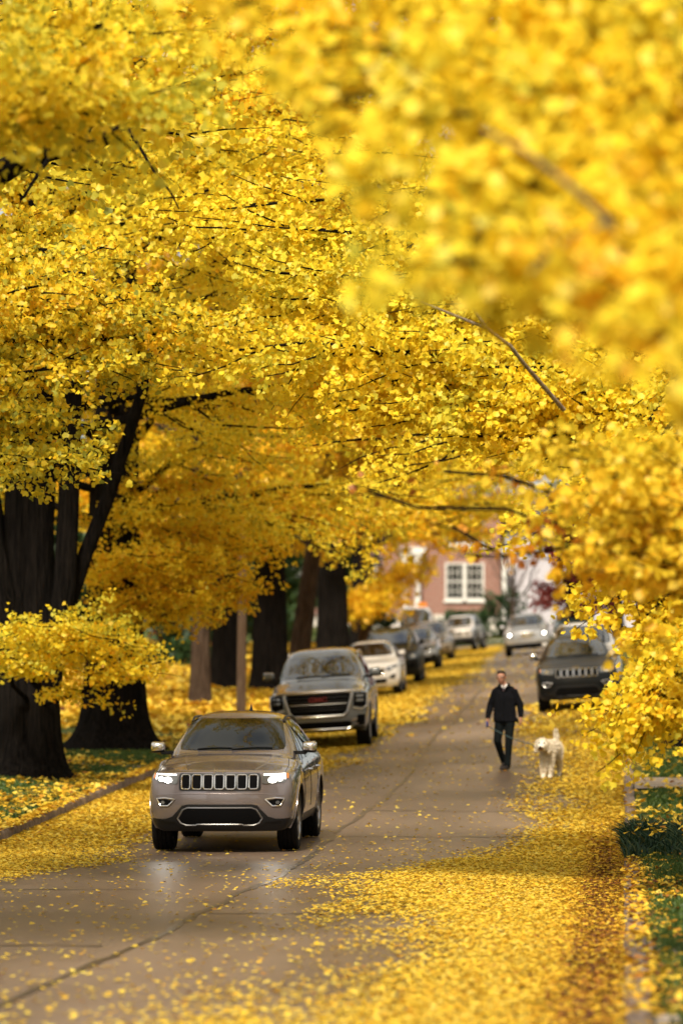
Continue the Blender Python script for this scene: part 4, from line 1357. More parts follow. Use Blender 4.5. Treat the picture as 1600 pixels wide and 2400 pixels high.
# ------------------------------------------------------------------ person, dog, leash
def blob_mesh(name, chains, vox, smooth=2):
    """chains of (point, radius or (rx,ry,rz)) swept by spheres, fused into one continuous surface"""
    bm = bmesh.new()
    for ch in chains:
        for a in range(max(1, len(ch) - 1)):
            p0, r0 = ch[a]; p1, r1 = ch[min(a + 1, len(ch) - 1)]
            r0 = r0 if isinstance(r0, tuple) else (r0,) * 3; r1 = r1 if isinstance(r1, tuple) else (r1,) * 3
            d = (Vector(p1) - Vector(p0)).length
            n = max(2, int(d / (min(min(r0), min(r1)) * .45)) + 1)
            for q in range(n + 1):
                t = q / n
                p = Vector(p0).lerp(Vector(p1), t)
                rr = [r0[i] + (r1[i] - r0[i]) * t for i in range(3)]
                bmesh.ops.create_icosphere(bm, subdivisions=2, radius=1, matrix=Matrix.Translation(p) @ Matrix.Diagonal((*rr, 1)))
    me = bpy.data.meshes.new(name); bm.to_mesh(me); bm.free()
    o = bpy.data.objects.new('tmp', me); COL.objects.link(o)
    r = o.modifiers.new('r', 'REMESH'); r.mode = 'VOXEL'; r.voxel_size = vox; r.use_smooth_shade = True
    s = o.modifiers.new('s', 'SMOOTH'); s.iterations = smooth; s.factor = .5
    dg = bpy.context.evaluated_depsgraph_get()
    me2 = bpy.data.meshes.new_from_object(o.evaluated_get(dg))
    bpy.data.objects.remove(o)
    me2.name = name
    me2.polygons.foreach_set('use_smooth', [True] * len(me2.polygons))
    return me2


SKIN = pbr('skin', (0.46, 0.22, 0.14), 0.5, noise=(20, .12))
COATM = pbr('coat_cloth', (0.004, 0.0045, 0.007), 0.9, noise=(14, .4), bump=(.5, .02), spec=.15)
TROUS = pbr('trouser_cloth', (0.0045, 0.007, 0.008), 0.9, noise=(14, .4), bump=(.5, .02), spec=.15)
HAIRM = pbr('hair_brown', (0.035, 0.022, 0.015), 0.7, noise=(60, .5))
SHIRT = pbr('shirt_white', (0.75, 0.73, 0.72), 0.8)
SHOE = pbr('shoe_leather', (0.02, 0.014, 0.012), 0.5)
BLUE = pbr('blue_plastic', (0.02, 0.05, 0.30), 0.4)
LEASHM = pbr('leash_strap', (0.05, 0.10, 0.11), 0.7)
EYEW = pbr('eye_white', (0.7, 0.68, 0.65), .3)

pb = at(1184, 1798, 68.6)
PX, PY = pb.x, 68.3
person = empty('person', (PX, PY, float(road_z(PX, PY)) + .004), (0, 0, R(-10)))
tag(person, 'man in dark coat and trousers with glasses, walking a shaggy dog on the street', 'person')


def hand(side, w, tip_dir, curl):
    """chains of a hand: palm, four fingers, thumb. w = wrist, side = +1 viewer right"""
    w = Vector(w); d = Vector(tip_dir).normalized()
    lat = Vector((0, -1, 0)); lat = (lat - d * lat.dot(d)).normalized()
    inn = d.cross(lat) * (1 if side > 0 else -1)
    if inn.x * side > 0: inn = -inn
    ch = [[(w, .026), (w + d * .05, (.020, .036, .030)), (w + d * .085, (.017, .040, .024))]]
    for q, (l, o) in enumerate(((.070, .030), (.080, .010), (.074, -.010), (.058, -.029))):
        b = w + d * .09 + lat * o
        m = b + d * l * .5 + inn * curl * .3 * l
        t = m + d * l * .38 + inn * curl * .75 * l
        ch.append([(b, .0095), (m, .0085), (t, .007)])
    b = w + d * .03 + lat * .034
    m = b + d * .035 + lat * .022 + inn * .012
    ch.append([(b, .012), (m, .010), (m + d * .028 + inn * .012, .008)])
    return ch


HD = Vector((-.045, -.075, 1.645))        # head centre, bowed a little toward the dog side
sk = [[(HD + Vector((0, .01, .035)), (.074, .092, .080)), (HD + Vector((-.004, -.015, -.035)), (.062, .074, .062)), (HD + Vector((-.006, -.045, -.082)), (.038, .036, .026))],
      [(HD + Vector((0, .03, -.06)), .056), ((.0, .0, 1.50), .060), ((0, .01, 1.42), .07)],
      [(HD + Vector((-.004, -.096, .002)), .013), (HD + Vector((-.006, -.112, -.024)), .017)],   # nose
      [(HD + Vector((-.030, -.083, -.060)), .010), (HD + Vector((.020, -.083, -.060)), .010)],   # lips
      [(HD + Vector((-.05, -.072, .026)), .014), (HD + Vector((.045, -.072, .026)), .014)],      # brow
      [(HD + Vector((-.078, .01, .0)), (.012, .022, .034))], [(HD + Vector((.078, .01, .0)), (.012, .022, .034))],
      # arms and legs under the clothes
      [((0, .01, 1.40), (.16, .09, .08)), ((0, .02, 1.15), (.14, .09, .1)), ((0, .02, .92), (.15, .10, .08))],
      [((-.17, .01, 1.42), .05), ((-.25, .04, 1.15), .042), ((-.293, -.03, .93), .028)],
      [((.17, .01, 1.42), .05), ((.26, .06, 1.16), .042), ((.285, .03, .95), .028)],
      [((-.09, .02, .88), .075), ((-.118, -.06, .52), .055), ((-.055, .20, .17), .036)],
      [((.09, .01, .88), .075), ((.085, -.06, .50), .055), ((.07, -.12, .10), .036)]]
sk += hand(-1, (-.295, -.04, .92), (-.02, -.1, -1), .9)
sk += hand(1, (.287, .02, .94), (.12, -.35, -.85), .6)
body = blob_mesh('person', sk, .0075, 2)
bo = link('body', body, SKIN, person)
coat = blob_mesh('coat', [
    [((0, .0, 1.485), (.075, .065, .04)), ((0, .005, 1.43), (.125, .09, .05)), ((0, .008, 1.37), (.165, .11, .07)), ((0, .01, 1.28), (.19, .125, .09)), ((0, .015, 1.10), (.205, .13, .10)), ((0, .02, .93), (.215, .14, .06)), ((.005, .02, .865), (.222, .145, .03))],
    [((-.11, .005, 1.445), .055), ((-.172, .01, 1.395), .068), ((-.215, .02, 1.28), .066), ((-.265, .045, 1.15), .066), ((-.29, -.01, 1.00), .056), ((-.297, -.03, .945), .050)],
    [((.11, .005, 1.445), .055), ((.172, .01, 1.395), .068), ((.215, .035, 1.28), .066), ((.27, .06, 1.16), .066), ((.285, .04, 1.02), .056), ((.288, .03, .965), .050)],
    [((.205, .05, .90), (.03, .06, .03)), ((.235, .06, .835), (.015, .05, .015))]], .012, 3)
link('coat', coat, COATM, person)
col = blob_mesh('collar', [[((-.085, -.045, 1.50), (.03, .03, .035)), ((-.03, -.10, 1.43), (.02, .018, .03))], [((.085, -.045, 1.50), (.03, .03, .035)), ((.035, -.10, 1.43), (.02, .018, .03))],
                           [((-.085, -.04, 1.505), (.025, .03, .03)), ((-.06, .06, 1.52), (.03, .03, .03)), ((.06, .06, 1.52), (.03, .03, .03)), ((.085, -.04, 1.505), (.025, .03, .03))],
                           [((0, -.125, 1.33), (.008, .012, .01)), ((0.003, -.137, .88), (.008, .012, .01))]], .007, 2)
link('coat_collar', col, COATM, person)
link('shirt_front', blob_mesh('shirt', [[((-.035, -.068, 1.50), (.022, .02, .028)), ((.0, -.085, 1.43), (.02, .018, .02)), ((.045, -.068, 1.505), (.026, .02, .03))]], .006, 1), SHIRT, person)
link('necktie', blob_mesh('tie', [[((.0, -.098, 1.475), (.014, .01, .014)), ((.0, -.108, 1.41), (.02, .01, .02))]], .005, 1), pbr('tie_cloth', (.05, .03, .04), .7), person)
tr = blob_mesh('trousers', [
    [((0, .02, .92), (.165, .115, .06)), ((0, .02, .84), (.165, .115, .06))],
    [((-.092, .02, .84), .098), ((-.120, -.062, .52), .073), ((-.09, .08, .31), .060), ((-.056, .19, .155), .056)],
    [((.092, .01, .84), .098), ((.088, -.065, .50), .073), ((.080, -.085, .28), .062), ((.072, -.115, .095), .064)]], .012, 2)
link('trousers', tr, TROUS, person)
for ch in ([((-.052, .22, .15), (.042, .045, .045)), ((-.056, .15, .085), (.044, .05, .036)), ((-.072, .07, .032), (.046, .055, .028))],
           [((.075, -.09, .055), (.042, .05, .052)), ((.055, -.18, .045), (.046, .05, .038)), ((.02, -.27, .030), (.046, .06, .028))]):
    link('shoe', blob_mesh('shoe', [ch], .009, 2), SHOE, person)
hair = blob_mesh('hair', [[(HD + Vector((0, .035, .060)), (.080, .082, .070)), (HD + Vector((0, -.045, .098)), (.060, .040, .028))],
                          [(HD + Vector((0, .070, .0)), (.070, .045, .06))], [(HD + Vector((-.070, .015, .03)), (.014, .035, .035))], [(HD + Vector((.070, .015, .03)), (.014, .035, .035))]], .007, 1)
link('hair', hair, HAIRM, person)
tb = Tubes()
for sx in (-.034, .030):
    tb.add([HD + Vector((sx + .026 * math.cos(a), -.100, .004 + .020 * math.sin(a))) for a in np.linspace(0, 2 * PI, 15)], [.0028] * 15, 5)
tb.add([HD + Vector((-.008, -.102, .006)), HD + Vector((.004, -.102, .006))], [.0028] * 2, 5)
for sx in (-1, 1): tb.add([HD + Vector((sx * .060, -.098, .008)), HD + Vector((sx * .078, .01, .012))], [.0028] * 2, 5)
link('glasses', tb.mesh('glasses'), PLAST, person)
bm = bmesh.new()
for sx in (-.034, .030):
    bmesh.ops.create_icosphere(bm, subdivisions=2, radius=.011, matrix=Matrix.Translation(HD + Vector((sx, -.076, .004))))
bm_obj('eyes', bm, EYEW, person, True)

# the dog
DOGM = pbr('dog_coat', (0.90, 0.81, 0.68), 0.9, noise=(9, .22))
DOGD = pbr('dog_muzzle', (0.20, 0.11, 0.06), 0.9, noise=(20, .3))
FURM = leaf_mat('dog_fur', [(0.0, (0.80, 0.66, 0.48)), (0.4, (0.92, 0.83, 0.68)), (1.0, (0.94, 0.89, 0.79))], 0.25)
db = at(1283, 1808, 66.2)
DX, DY = db.x - .03, 66.0
dog = empty('dog', (DX, DY, float(road_z(DX, DY)) + .004), (0, 0, R(0)))
tag(dog, 'shaggy cream curly coated dog on a leash walking beside the man in the dark coat', 'dog')
dch = [
    [((.04, .10, .51), (.125, .14, .155)), ((.09, .30, .51), (.125, .14, .145)), ((.14, .50, .53), (.115, .13, .13)), ((.165, .60, .56), (.095, .10, .10))],
    [((.03, .02, .52), (.095, .09, .12)), ((-.01, -.08, .56), (.075, .075, .09)), ((-.045, -.16, .585), (.07, .07, .07))],
    [((-.055, -.20, .590), (.108, .100, .100)), ((-.065, -.27, .560), (.062, .06, .056)), ((-.078, -.345, .520), (.045, .042, .042))],
    [((-.140, -.17, .60), (.022, .042, .04)), ((-.158, -.18, .49), (.020, .042, .04))], [((.038, -.16, .60), (.022, .042, .04)), ((.054, -.17, .49), (.020, .042, .04))],
    # front legs
    [((-.02, .05, .46), .080), ((-.03, .00, .30), .056), ((-.035, -.04, .16), .046), ((-.04, -.07, .045), .042), ((-.045, -.10, .028), (.036, .05, .026))],
    [((.09, .06, .46), .080), ((.085, .07, .30), .056), ((.075, .06, .16), .046), ((.07, .06, .045), .042), ((.065, .03, .028), (.036, .05, .026))],
    # hind legs: knee forward high, hock back
    [((.11, .58, .50), (.07, .09, .09)), ((.095, .50, .36), .055), ((.10, .62, .22), .034), ((.095, .60, .05), .030), ((.09, .56, .026), (.034, .048, .024))],
    [((.22, .60, .50), (.07, .09, .09)), ((.215, .54, .36), .055), ((.225, .70, .22), .034), ((.215, .72, .05), .030), ((.21, .68, .026), (.034, .048, .024))],
    [((.17, .66, .60), .034), ((.175, .71, .70), .030), ((.16, .70, .80), .026), ((.165, .67, .85), .014)]]
dm = blob_mesh('dog', dch, .012, 2)
dob = link('body', dm, DOGM, dog)
n_ = len(dm.vertices); co = np.zeros(n_ * 3, np.float32); no = np.zeros(n_ * 3, np.float32)
dm.vertices.foreach_get('co', co); dm.vertices.foreach_get('normal', no); co = co.reshape(-1, 3); no = no.reshape(-1, 3)
pk = RNG.integers(0, n_, 16000)
Pp = co[pk]; Nn = no[pk]
keep = ~((Pp[:, 1] < -.25) & (Pp[:, 2] < .66)) & (Pp[:, 2] > .02)
Pp = Pp[keep]; Nn = Nn[keep]; n_ = len(Pp)
Dd = Nn * .55 + RNG.normal(0, .4, (n_, 3)) + np.array([0, .05, -.55])
sz = np.where(Pp[:, 2] < .12, 0.018, .034) * (.7 + .6 * RNG.random(n_))
link('fur', leaf_mesh('fur', Pp - Nn * .006, Dd, Nn + RNG.normal(0, .3, (n_, 3)), sz, np.clip(RNG.normal(.55, .22, n_) - .25 * (Pp[:, 2] < .2), 0, 1), KITE * np.array([.45, 1, 1])), FURM, dog)
link('muzzle', blob_mesh('muzzle', [[((-.074, -.335, .518), (.050, .050, .042)), ((-.080, -.375, .528), (.036, .030, .028))]], .006, 1), DOGD, dog)
bm = bmesh.new()
bmesh.ops.create_icosphere(bm, subdivisions=2, radius=.022, matrix=Matrix.Translation((-.083, -.410, .540)))
for sx in (-.100, -.022): bmesh.ops.create_icosphere(bm, subdivisions=2, radius=.017, matrix=Matrix.Translation((sx, -.285, .612)))
bm_obj('nose_and_eyes', bm, DARKV, dog, True)
tb = Tubes(); tb.add([Vector((-.02 + .085 * math.cos(a), -.09 + .06 * math.sin(a), .57 + .05 * math.sin(a))) for a in np.linspace(0, 2 * PI, 17)], [.011] * 17, 6)
link('collar', tb.mesh('collar'), pbr('collar_strap', (.05, .04, .05), .7), dog)
# leash with its grip in the man's hand
bpy.context.view_layer.update()
h0 = person.matrix_world @ Vector((-.30, -.075, .79)); h1 = dog.matrix_world @ Vector((-.06, -.13, .54))
lsh = empty('dog_leash', h0); tag(lsh, 'thin dark leash with blue grip running from the hand of the man to the dog', 'leash')
tb = Tubes(); tb.add([h0.lerp(h1, t) - h0 - Vector((0, 0, .05 * math.sin(PI * t))) for t in np.linspace(0, 1, 12)], [.008] * 12, 6)
link('strap', tb.mesh('strap'), LEASHM, lsh)
bm = bmesh.new()
bmesh.ops.create_cube(bm, size=1, matrix=Matrix.Translation((0, 0, .02)) @ Matrix.Diagonal((.035, .07, .13, 1)))
bmesh.ops.bevel(bm, geom=list(bm.edges), offset=.014, segments=3, affect='EDGES')
bm_obj('grip', bm, BLUE, lsh, True)

# ------------------------------------------------------------------ buildings at the head of the street
BRICK = None


def brick():
    m, nt, N, L, b = mat('red_brick')
    tc = N.new('ShaderNodeTexCoord'); mp = N.new('ShaderNodeMapping'); mp.inputs['Rotation'].default_value = (R(90), 0, 0)
    L.new(tc.outputs['Object'], mp.inputs['Vector'])
    br = N.new('ShaderNodeTexBrick'); br.inputs['Scale'].default_value = 4.2
    br.inputs['Color1'].default_value = (0.33, 0.14, 0.10, 1); br.inputs['Color2'].default_value = (0.25, 0.11, 0.085, 1); br.inputs['Mortar'].default_value = (0.40, 0.34, 0.29, 1)
    L.new(mp.outputs['Vector'], br.inputs['Vector']); L.new(br.outputs['Color'], b.inputs['Base Color'])
    b.inputs['Roughness'].default_value = .9
    return m


BRICK = brick()
TRIM = pbr('white_trim', (0.78, 0.76, 0.72), .5)
PALEW = pbr('pale_render', (0.56, 0.53, 0.58), .8, noise=(2, .08))
WINGL = pbr('window_glass', (0.02, 0.022, 0.022), .06, ior=1.6)
ROOFM = pbr('roof_slate', (0.06, 0.055, 0.055), .8, noise=(6, .3))


def box(bm, x0, x1, y0, y1, z0, z1, bev=0):
    r = bmesh.ops.create_cube(bm, size=1, matrix=Matrix.Translation(((x0 + x1) / 2, (y0 + y1) / 2, (z0 + z1) / 2)) @ Matrix.Diagonal((x1 - x0, y1 - y0, z1 - z0, 1)))
    if bev:
        bmesh.ops.bevel(bm, geom=list({e for v in r['verts'] for e in v.link_edges}), offset=bev, segments=1, affect='EDGES')


HY = 252.0
hz = float(lawn_z(-10, HY)) + .7
hx = at(1088, 1400, HY).x            # centre of the double window seen between the cars
house = empty('brick_house', (hx, HY, hz))
tag(house, 'red brick house with white framed double window and white columns at the street end', 'house')


def wall_with_holes(name, x0, x1, z0, z1, holes, m, parent, y=0.0, th=.35):
    """front wall panel split around rectangular holes"""
    xs = sorted({x0, x1, *[h[0] for h in holes], *[h[1] for h in holes]})
    zs = sorted({z0, z1, *[h[2] for h in holes], *[h[3] for h in holes]})
    bm = bmesh.new()
    vt = {}
    def V(a, b, c):
        if (a, b, c) not in vt: vt[(a, b, c)] = bm.verts.new((a, b, c))
        return vt[(a, b, c)]
    solid = set()
    for i in range(len(xs) - 1):
        for k in range(len(zs) - 1):
            cx = (xs[i] + xs[i + 1]) / 2; cz = (zs[k] + zs[k + 1]) / 2
            if any(h[0] < cx < h[1] and h[2] < cz < h[3] for h in holes): continue
            bm.faces.new((V(xs[i], y, zs[k]), V(xs[i + 1], y, zs[k]), V(xs[i + 1], y, zs[k + 1]), V(xs[i], y, zs[k + 1])))
    ret = bmesh.ops.extrude_face_region(bm, geom=list(bm.faces))
    for g in ret['geom']:
        if isinstance(g, bmesh.types.BMVert): g.co.y += th
    bmesh.ops.recalc_face_normals(bm, faces=bm.faces)
    return bm_obj(name, bm, m, parent)


def window(parent, cx, w, z0, z1, cols=3, rws=4, y=0.0):
    bm = bmesh.new(); f = .10
    box(bm, cx - w / 2 - .02, cx - w / 2 + f, y - .06, y + .12, z0, z1); box(bm, cx + w / 2 - f, cx + w / 2 + .02, y - .06, y + .12, z0, z1)
    box(bm, cx - w / 2 + f, cx + w / 2 - f, y - .06, y + .12, z1 - f, z1); box(bm, cx - w / 2 + f, cx + w / 2 - f, y - .06, y + .12, z0, z0 + f)
    for q in range(1, cols):
        x = cx - w / 2 + w * q / cols; box(bm, x - .018, x + .018, y - .01, y + .05, z0 + f, z1 - f)
    for q in range(1, rws):
        z = z0 + (z1 - z0) * q / rws; box(bm, cx - w / 2 + f, cx + w / 2 - f, y - .005, y + .045, z - .018 - (.02 if q == rws // 2 else 0), z + .018 + (.02 if q == rws // 2 else 0))
    fr = bm_obj('window', bm, TRIM, parent)
    bm = bmesh.new(); box(bm, cx - w / 2 + f - .01, cx + w / 2 - f + .01, y + .052, y + .07, z0 + f - .01, z1 - f + .01)
    bm_obj('pane', bm, WINGL, fr)
    bm = bmesh.new(); box(bm, cx - w / 2 - .14, cx + w / 2 + .14, y - .16, y + .0, z0 - .16, z0 - .003, .01)
    bm_obj('sill', bm, TRIM, fr)


WZ0, WZ1 = 1.30, 3.75
holes = [(-1.25, -.03, WZ0, WZ1), (.03, 1.25, WZ0, WZ1), (-1.25, -.03, 4.9, 6.9), (.03, 1.25, 4.9, 6.9), (-7.2, -5.8, WZ0, WZ1), (-7.2, -5.8, 4.9, 6.9), (-11.2, -9.8, WZ0, WZ1), (-11.2, -9.8, 4.9, 6.9)]
wall_with_holes('wall', -14, 2.35, -1.0, 8.0, holes, BRICK, house)
bm = bmesh.new(); box(bm, -14.0, -13.65, .35, 9, -1, 8); box(bm, 2.0, 2.35, .35, 9, -1, 8); box(bm, -13.65, 2.0, 8.65, 9, -1, 8); bm_obj('wall', bm, BRICK, house)
bm = bmesh.new(); box(bm, -13.65, 2.0, .35, 8.65, 4.2, 4.4); bm_obj('storey_floor', bm, PALES, house)
for h in holes: window(house, (h[0] + h[1]) / 2, h[1] - h[0], h[2], h[3], 3, 4)
bm = bmesh.new(); box(bm, -14.05, 2.4, -.08, -.003, -1, .35); bm_obj('base_course', bm, PALES, house)
bm = bmesh.new()
vs = [bm.verts.new(v) for v in ((-14.5, -.6, 8), (2.9, -.6, 8), (2.9, 9.5, 8), (-14.5, 9.5, 8), (-10, 4.4, 11.5), (-1.6, 4.4, 11.5))]
for f in ((0, 1, 5, 4), (1, 2, 5), (2, 3, 4, 5), (3, 0, 4), (3, 2, 1, 0)): bm.faces.new([vs[i] for i in f])
rf = bm_obj('roof', bm, ROOFM, house)
for x in (-3.05, -3.9, 2.62):
    bm = bmesh.new()
    w = .26 if x < -3.5 or x > 0 else .34
    z1_ = 4.3
    box(bm, x - w / 2 - .06, x + w / 2 + .06, -1.0, -.55, -.6, .1); box(bm, x - w / 2, x + w / 2, -.95, -.6, .1, z1_ - .25); box(bm, x - w / 2 - .07, x + w / 2 + .07, -1.02, -.53, z1_ - .25, z1_)
    bm_obj('column', bm, TRIM, house)
bm = bmesh.new(); box(bm, -4.3, -2.5, -1.1, -.09, 4.3, 4.75); box(bm, 2.3, 3.0, -1.1, -.09, 4.3, 4.75); bm_obj('porch_beam', bm, TRIM, house)
wing = empty('pale_house', (hx + 2.8, HY + 1.5, hz))
tag(wing, 'pale lavender grey rendered house standing beside the red brick house', 'house')
wall_with_holes('wall', 0.0, 9.0, -1, 6.0, [(3.4, 4.6, 1.4, 3.2), (6.2, 7.4, 1.4, 3.2)], PALEW, wing)
bm = bmesh.new(); box(bm, 0, .3, .35, 7, -1, 6); box(bm, 8.7, 9, .35, 7, -1, 6); box(bm, .3, 8.7, 6.7, 7, -1, 6); bm_obj('wall', bm, PALEW, wing)
for cx in (4.0, 6.8): window(wing, cx, 1.2, 1.4, 3.2, 2, 4)
bm = bmesh.new()
vs = [bm.verts.new(v) for v in ((-.3, -.5, 6), (9.4, -.5, 6), (9.4, 7.4, 6), (-.3, 7.4, 6), (-.3, 3.4, 8.6), (9.4, 3.4, 8.6))]
for f in ((0, 1, 5, 4), (1, 2, 5), (2, 3, 4, 5), (3, 0, 4), (3, 2, 1, 0)): bm.faces.new([vs[i] for i in f])
bm_obj('roof', bm, ROOFM, wing)

# ------------------------------------------------------------------ street lamp post
q = at(562, 1668, 90)
lamp = empty('wooden_pole', (q.x, 90, float(lawn_z(q.x, 90))))
tag(lamp, 'slim pale brown wooden pole standing at the left kerb between the tree trunks', 'pole')
WOODP = bark_mat('pole_wood', (0.20, 0.13, 0.09), (0.34, 0.24, 0.17))
tb = Tubes(); tb.add([(0, 0, -.2), (0, 0, .0), (0, 0, .3), (.02, 0, 2.5), (.04, 0, 5.2)], [.125, .12, .115, .105, .095], 14); link('pole', tb.mesh('pole'), WOODP, lamp)
tb = Tubes(); tb.add([(0, 0, -.1), (0, 0, .10), (0, 0, .16)], [.20, .19, .13], 14); link('base_collar', tb.mesh('base_collar'), KERBM, lamp)

# ------------------------------------------------------------------ trees
TREEGRP = 'ginkgo trees lining the street'


def plant(name, label, base, trunk, boughs, leafm, barkm=BARK, group=TREEGRP, shape=KITE, cat='tree'):
    """base (X,Y); trunk dict; boughs(fo, pts, base3)"""
    X, Y = base
    b3 = np.array([X, Y, float(lawn_z(X, Y))])
    root = empty(name, b3)
    tag(root, label, cat, group)
    tb = Tubes()
    pts = trunk_tube(tb, b3, **trunk)
    tw = Tubes()
    fo = Foliage(tw)
    boughs(fo, pts, b3)
    me = tb.mesh('trunk'); me.transform(Matrix.Translation(-Vector(b3)))
    link('trunk', me, barkm, root)
    if tw.n:
        me = tw.mesh('branches'); me.transform(Matrix.Translation(-Vector(b3)))
        link('branches', me, barkm, root)
    if fo.P:
        me = fo.mesh('crown', shape); me.transform(Matrix.Translation(-Vector(b3)))
        link('crown', me, leafm, root)
    return root


def to(fo, pts, px, py, Z, zt=None, **k):
    """bough from the trunk to the point seen at px,py,Z"""
    e = at(px, py, Z)
    z = (e.z - .8) if zt is None else pts[1][2] + zt
    p0 = on_trunk(pts, z)
    fo.bough(p0, e, **k)


# -- right row
def b_r1(fo, pts, b):
    T = (.40, .16)
    for (px, py, Z) in ((540, 20, 17), (640, 130, 16.5), (760, 60, 16), (800, 230, 15.5), (900, 400, 15), (940, 120, 15), (1010, 270, 14.5), (1060, 500, 15), (1120, 40, 14), (1180, 180, 14), (1200, 400, 14), (1240, 600, 14.5),
                        (1340, 80, 13), (1380, 300, 13), (1400, 500, 13.5), (1430, 690, 14), (1520, 30, 12.5), (1540, 220, 12.5), (1560, 430, 12.5), (1580, 620, 13), (1600, 790, 14), (1000, 600, 15.5), (1120, 330, 13.5), (880, 20, 15.5), (1300, 200, 12)):
        Z = 12.3 + (820 - py) / 820 * 4.6 + (Z - 14) * .25      # the spray leans back: lowest tips are nearest
        to(fo, pts, px, py, Z, r0=.022, nsub=11, dens=72, size=.068, spread=.08, rise=.2, sublen=.11, tint=T, t0=.55)
    crown_boughs(fo, pts, b, 5, 8, 12, 2.2, 40, .085, T, 8, az=(R(-60), R(80)))


r1 = plant('ginkgo_tree', 'nearest ginkgo, its soft blurred golden leaves filling the upper right', (2.0, 14.5), dict(r=.30, h=12), b_r1, YEL, group=TREEGRP, shape=FAN)


tb = Tubes(); b1 = r1.location
tb.add([Vector(p) - b1 for p in (at(1640, 900, 14.2), at(1560, 760, 13.9), at(1470, 620, 13.6), at(1425, 520, 13.5), at(1340, 440, 13.4), at(1240, 360, 13.4), at(1130, 300, 13.6))], [.016, .014, .012, .011, .009, .007, .004], 8)
tb.add([Vector(p) - b1 for p in (at(1425, 520, 13.5), at(1330, 560, 13.2), at(1240, 640, 13.0))], [.007, .005, .003], 6)
link('pale_branch', tb.mesh('pale_branch'), PALEB, r1)


def b_r2(fo, pts, b):
    for (px, py, Z) in ((835, 1140, 26), (1060, 1235, 25.5), (1040, 1105, 27)):
        to(fo, pts, px, py, Z, r0=.013, nsub=9, dens=18, size=.058, spread=.04, rise=.12, sublen=.08, tint=(.6, .3), t0=.55, bare=.3, wob=.09)
    for (px, py, Z) in ((1370, 1120, 25), (1410, 1230, 25), (1320, 1050, 25.5), (1440, 1110, 24.5), (1490, 1240, 24.5), (1540, 1150, 24.5), (1400, 1040, 25.5), (1560, 1040, 25), (1420, 1310, 25), (1560, 1300, 24.5)):
        to(fo, pts, px, py, Z, r0=.011, nsub=11, dens=75, size=.062, spread=.08, rise=.12, sublen=.16, tint=(.16, .12), t0=.5)
    # bare hanging twigs
    for (px, py, q, qy) in ((1235, 1420, 1262, 1235), (1330, 1450, 1300, 1215)):
        e = at(px, py, 25.2); s = at(q, qy, 25.6)
        fo.tubes.add(curve_pts(s, e, -.05, 8, .02), np.linspace(.008, .003, 8), 5)
    crown_boughs(fo, pts, b, 8, 5.5, 9, 2.2, 30, .08, (.3, .2), 8, az=(R(-60), R(70)))


plant('linden_tree', 'linden with sparse orange tinged leaves on thin dark twigs above the man', (1.9, 23.5), dict(r=.22, h=9), b_r2, RUS, group=None, shape=OVAL)


def b_r3(fo, pts, b):
    T = (.33, .15)
    for (px, py, Z) in ((640, 640, 33), (760, 560, 34), (900, 640, 33), (880, 480, 35), (1010, 780, 33), (820, 760, 36), (720, 700, 35), (1060, 640, 33), (1140, 860, 33), (980, 920, 36), (1200, 740, 34), (1120, 480, 36),
                        (560, 820, 35), (690, 840, 37), (860, 900, 38), (960, 560, 34), (1260, 920, 34), (1320, 800, 33), (1400, 920, 34), (1080, 1020, 38), (780, 940, 39), (480, 560, 34), (560, 480, 35), (620, 720, 37)):
        Z = 37.5 + (1000 - py) / 600 * 6 + (Z - 35) * .4
        to(fo, pts, px, py, Z, r0=.05, nsub=15, dens=130, size=.058, spread=.11, rise=.35, sublen=.24, tint=T, t0=.35)
    # the mass hanging low over the kerb
    for (px, py, Z) in ((1360, 1270, 36), (1450, 1360, 36), (1520, 1360, 37), (1430, 1450, 36.5), (1530, 1540, 37), (1500, 1640, 37), (1540, 1700, 38), (1580, 1560, 37), (1600, 1460, 36), (1330, 1180, 37), (1420, 1120, 36), (1570, 1260, 36), (1600, 1660, 38.5), (1400, 1370, 37.5), (1470, 1240, 35), (1540, 1120, 34), (1600, 1000, 35), (1510, 1470, 38), (1450, 1600, 37), (1440, 1520, 37.5), (1460, 1690, 38)):
        px += 75 if 1425 < py < 1625 else (-25 if py > 1640 else 20)
        Z = 34.2 + (1750 - py) / 750 * 3.2 + (Z - 36.5) * .3
        e = at(px, py, Z)
        p0 = np.array([e.x + .9 + .5 * RNG.random(), Z + 1.0 * RNG.random(), e.z + 1.0 + .6 * RNG.random()])
        q0 = on_trunk(pts, p0[2] + .5)
        fo.tubes.add(curve_pts(q0, p0, 0, 5, .05), np.linspace(.05, .03, 5), 6)
        fo.bough(p0, e, r0=.025, nsub=13, dens=135, size=.058, spread=.10, rise=.15, sublen=.34, tint=(.40, .2), t0=.15)
    for (X, Y, z) in ((-1.2, 40.5, 10.8), (-2.4, 41.6, 11.2), (-3.4, 40.2, 11.6), (-4.4, 41.2, 11.3), (-2.0, 39.6, 12), (-3.2, 42.2, 12.2), (-4.8, 42.4, 11.9), (-1.4, 42.4, 11.6)):  # boughs above the view, added to throw a shade band on the road
        fo.bough(on_trunk(pts, b[2] + 9.5 + .4 * RNG.random()), np.array([X, Y, z]), .07, 14, 75, .085, .16, rise=.6, sublen=.28, tint=T, t0=.35)
    crown_boughs(fo, pts, b, 12, 8, 14, 3.2, 40, .095, T, 9, az=(R(-80), R(100)))


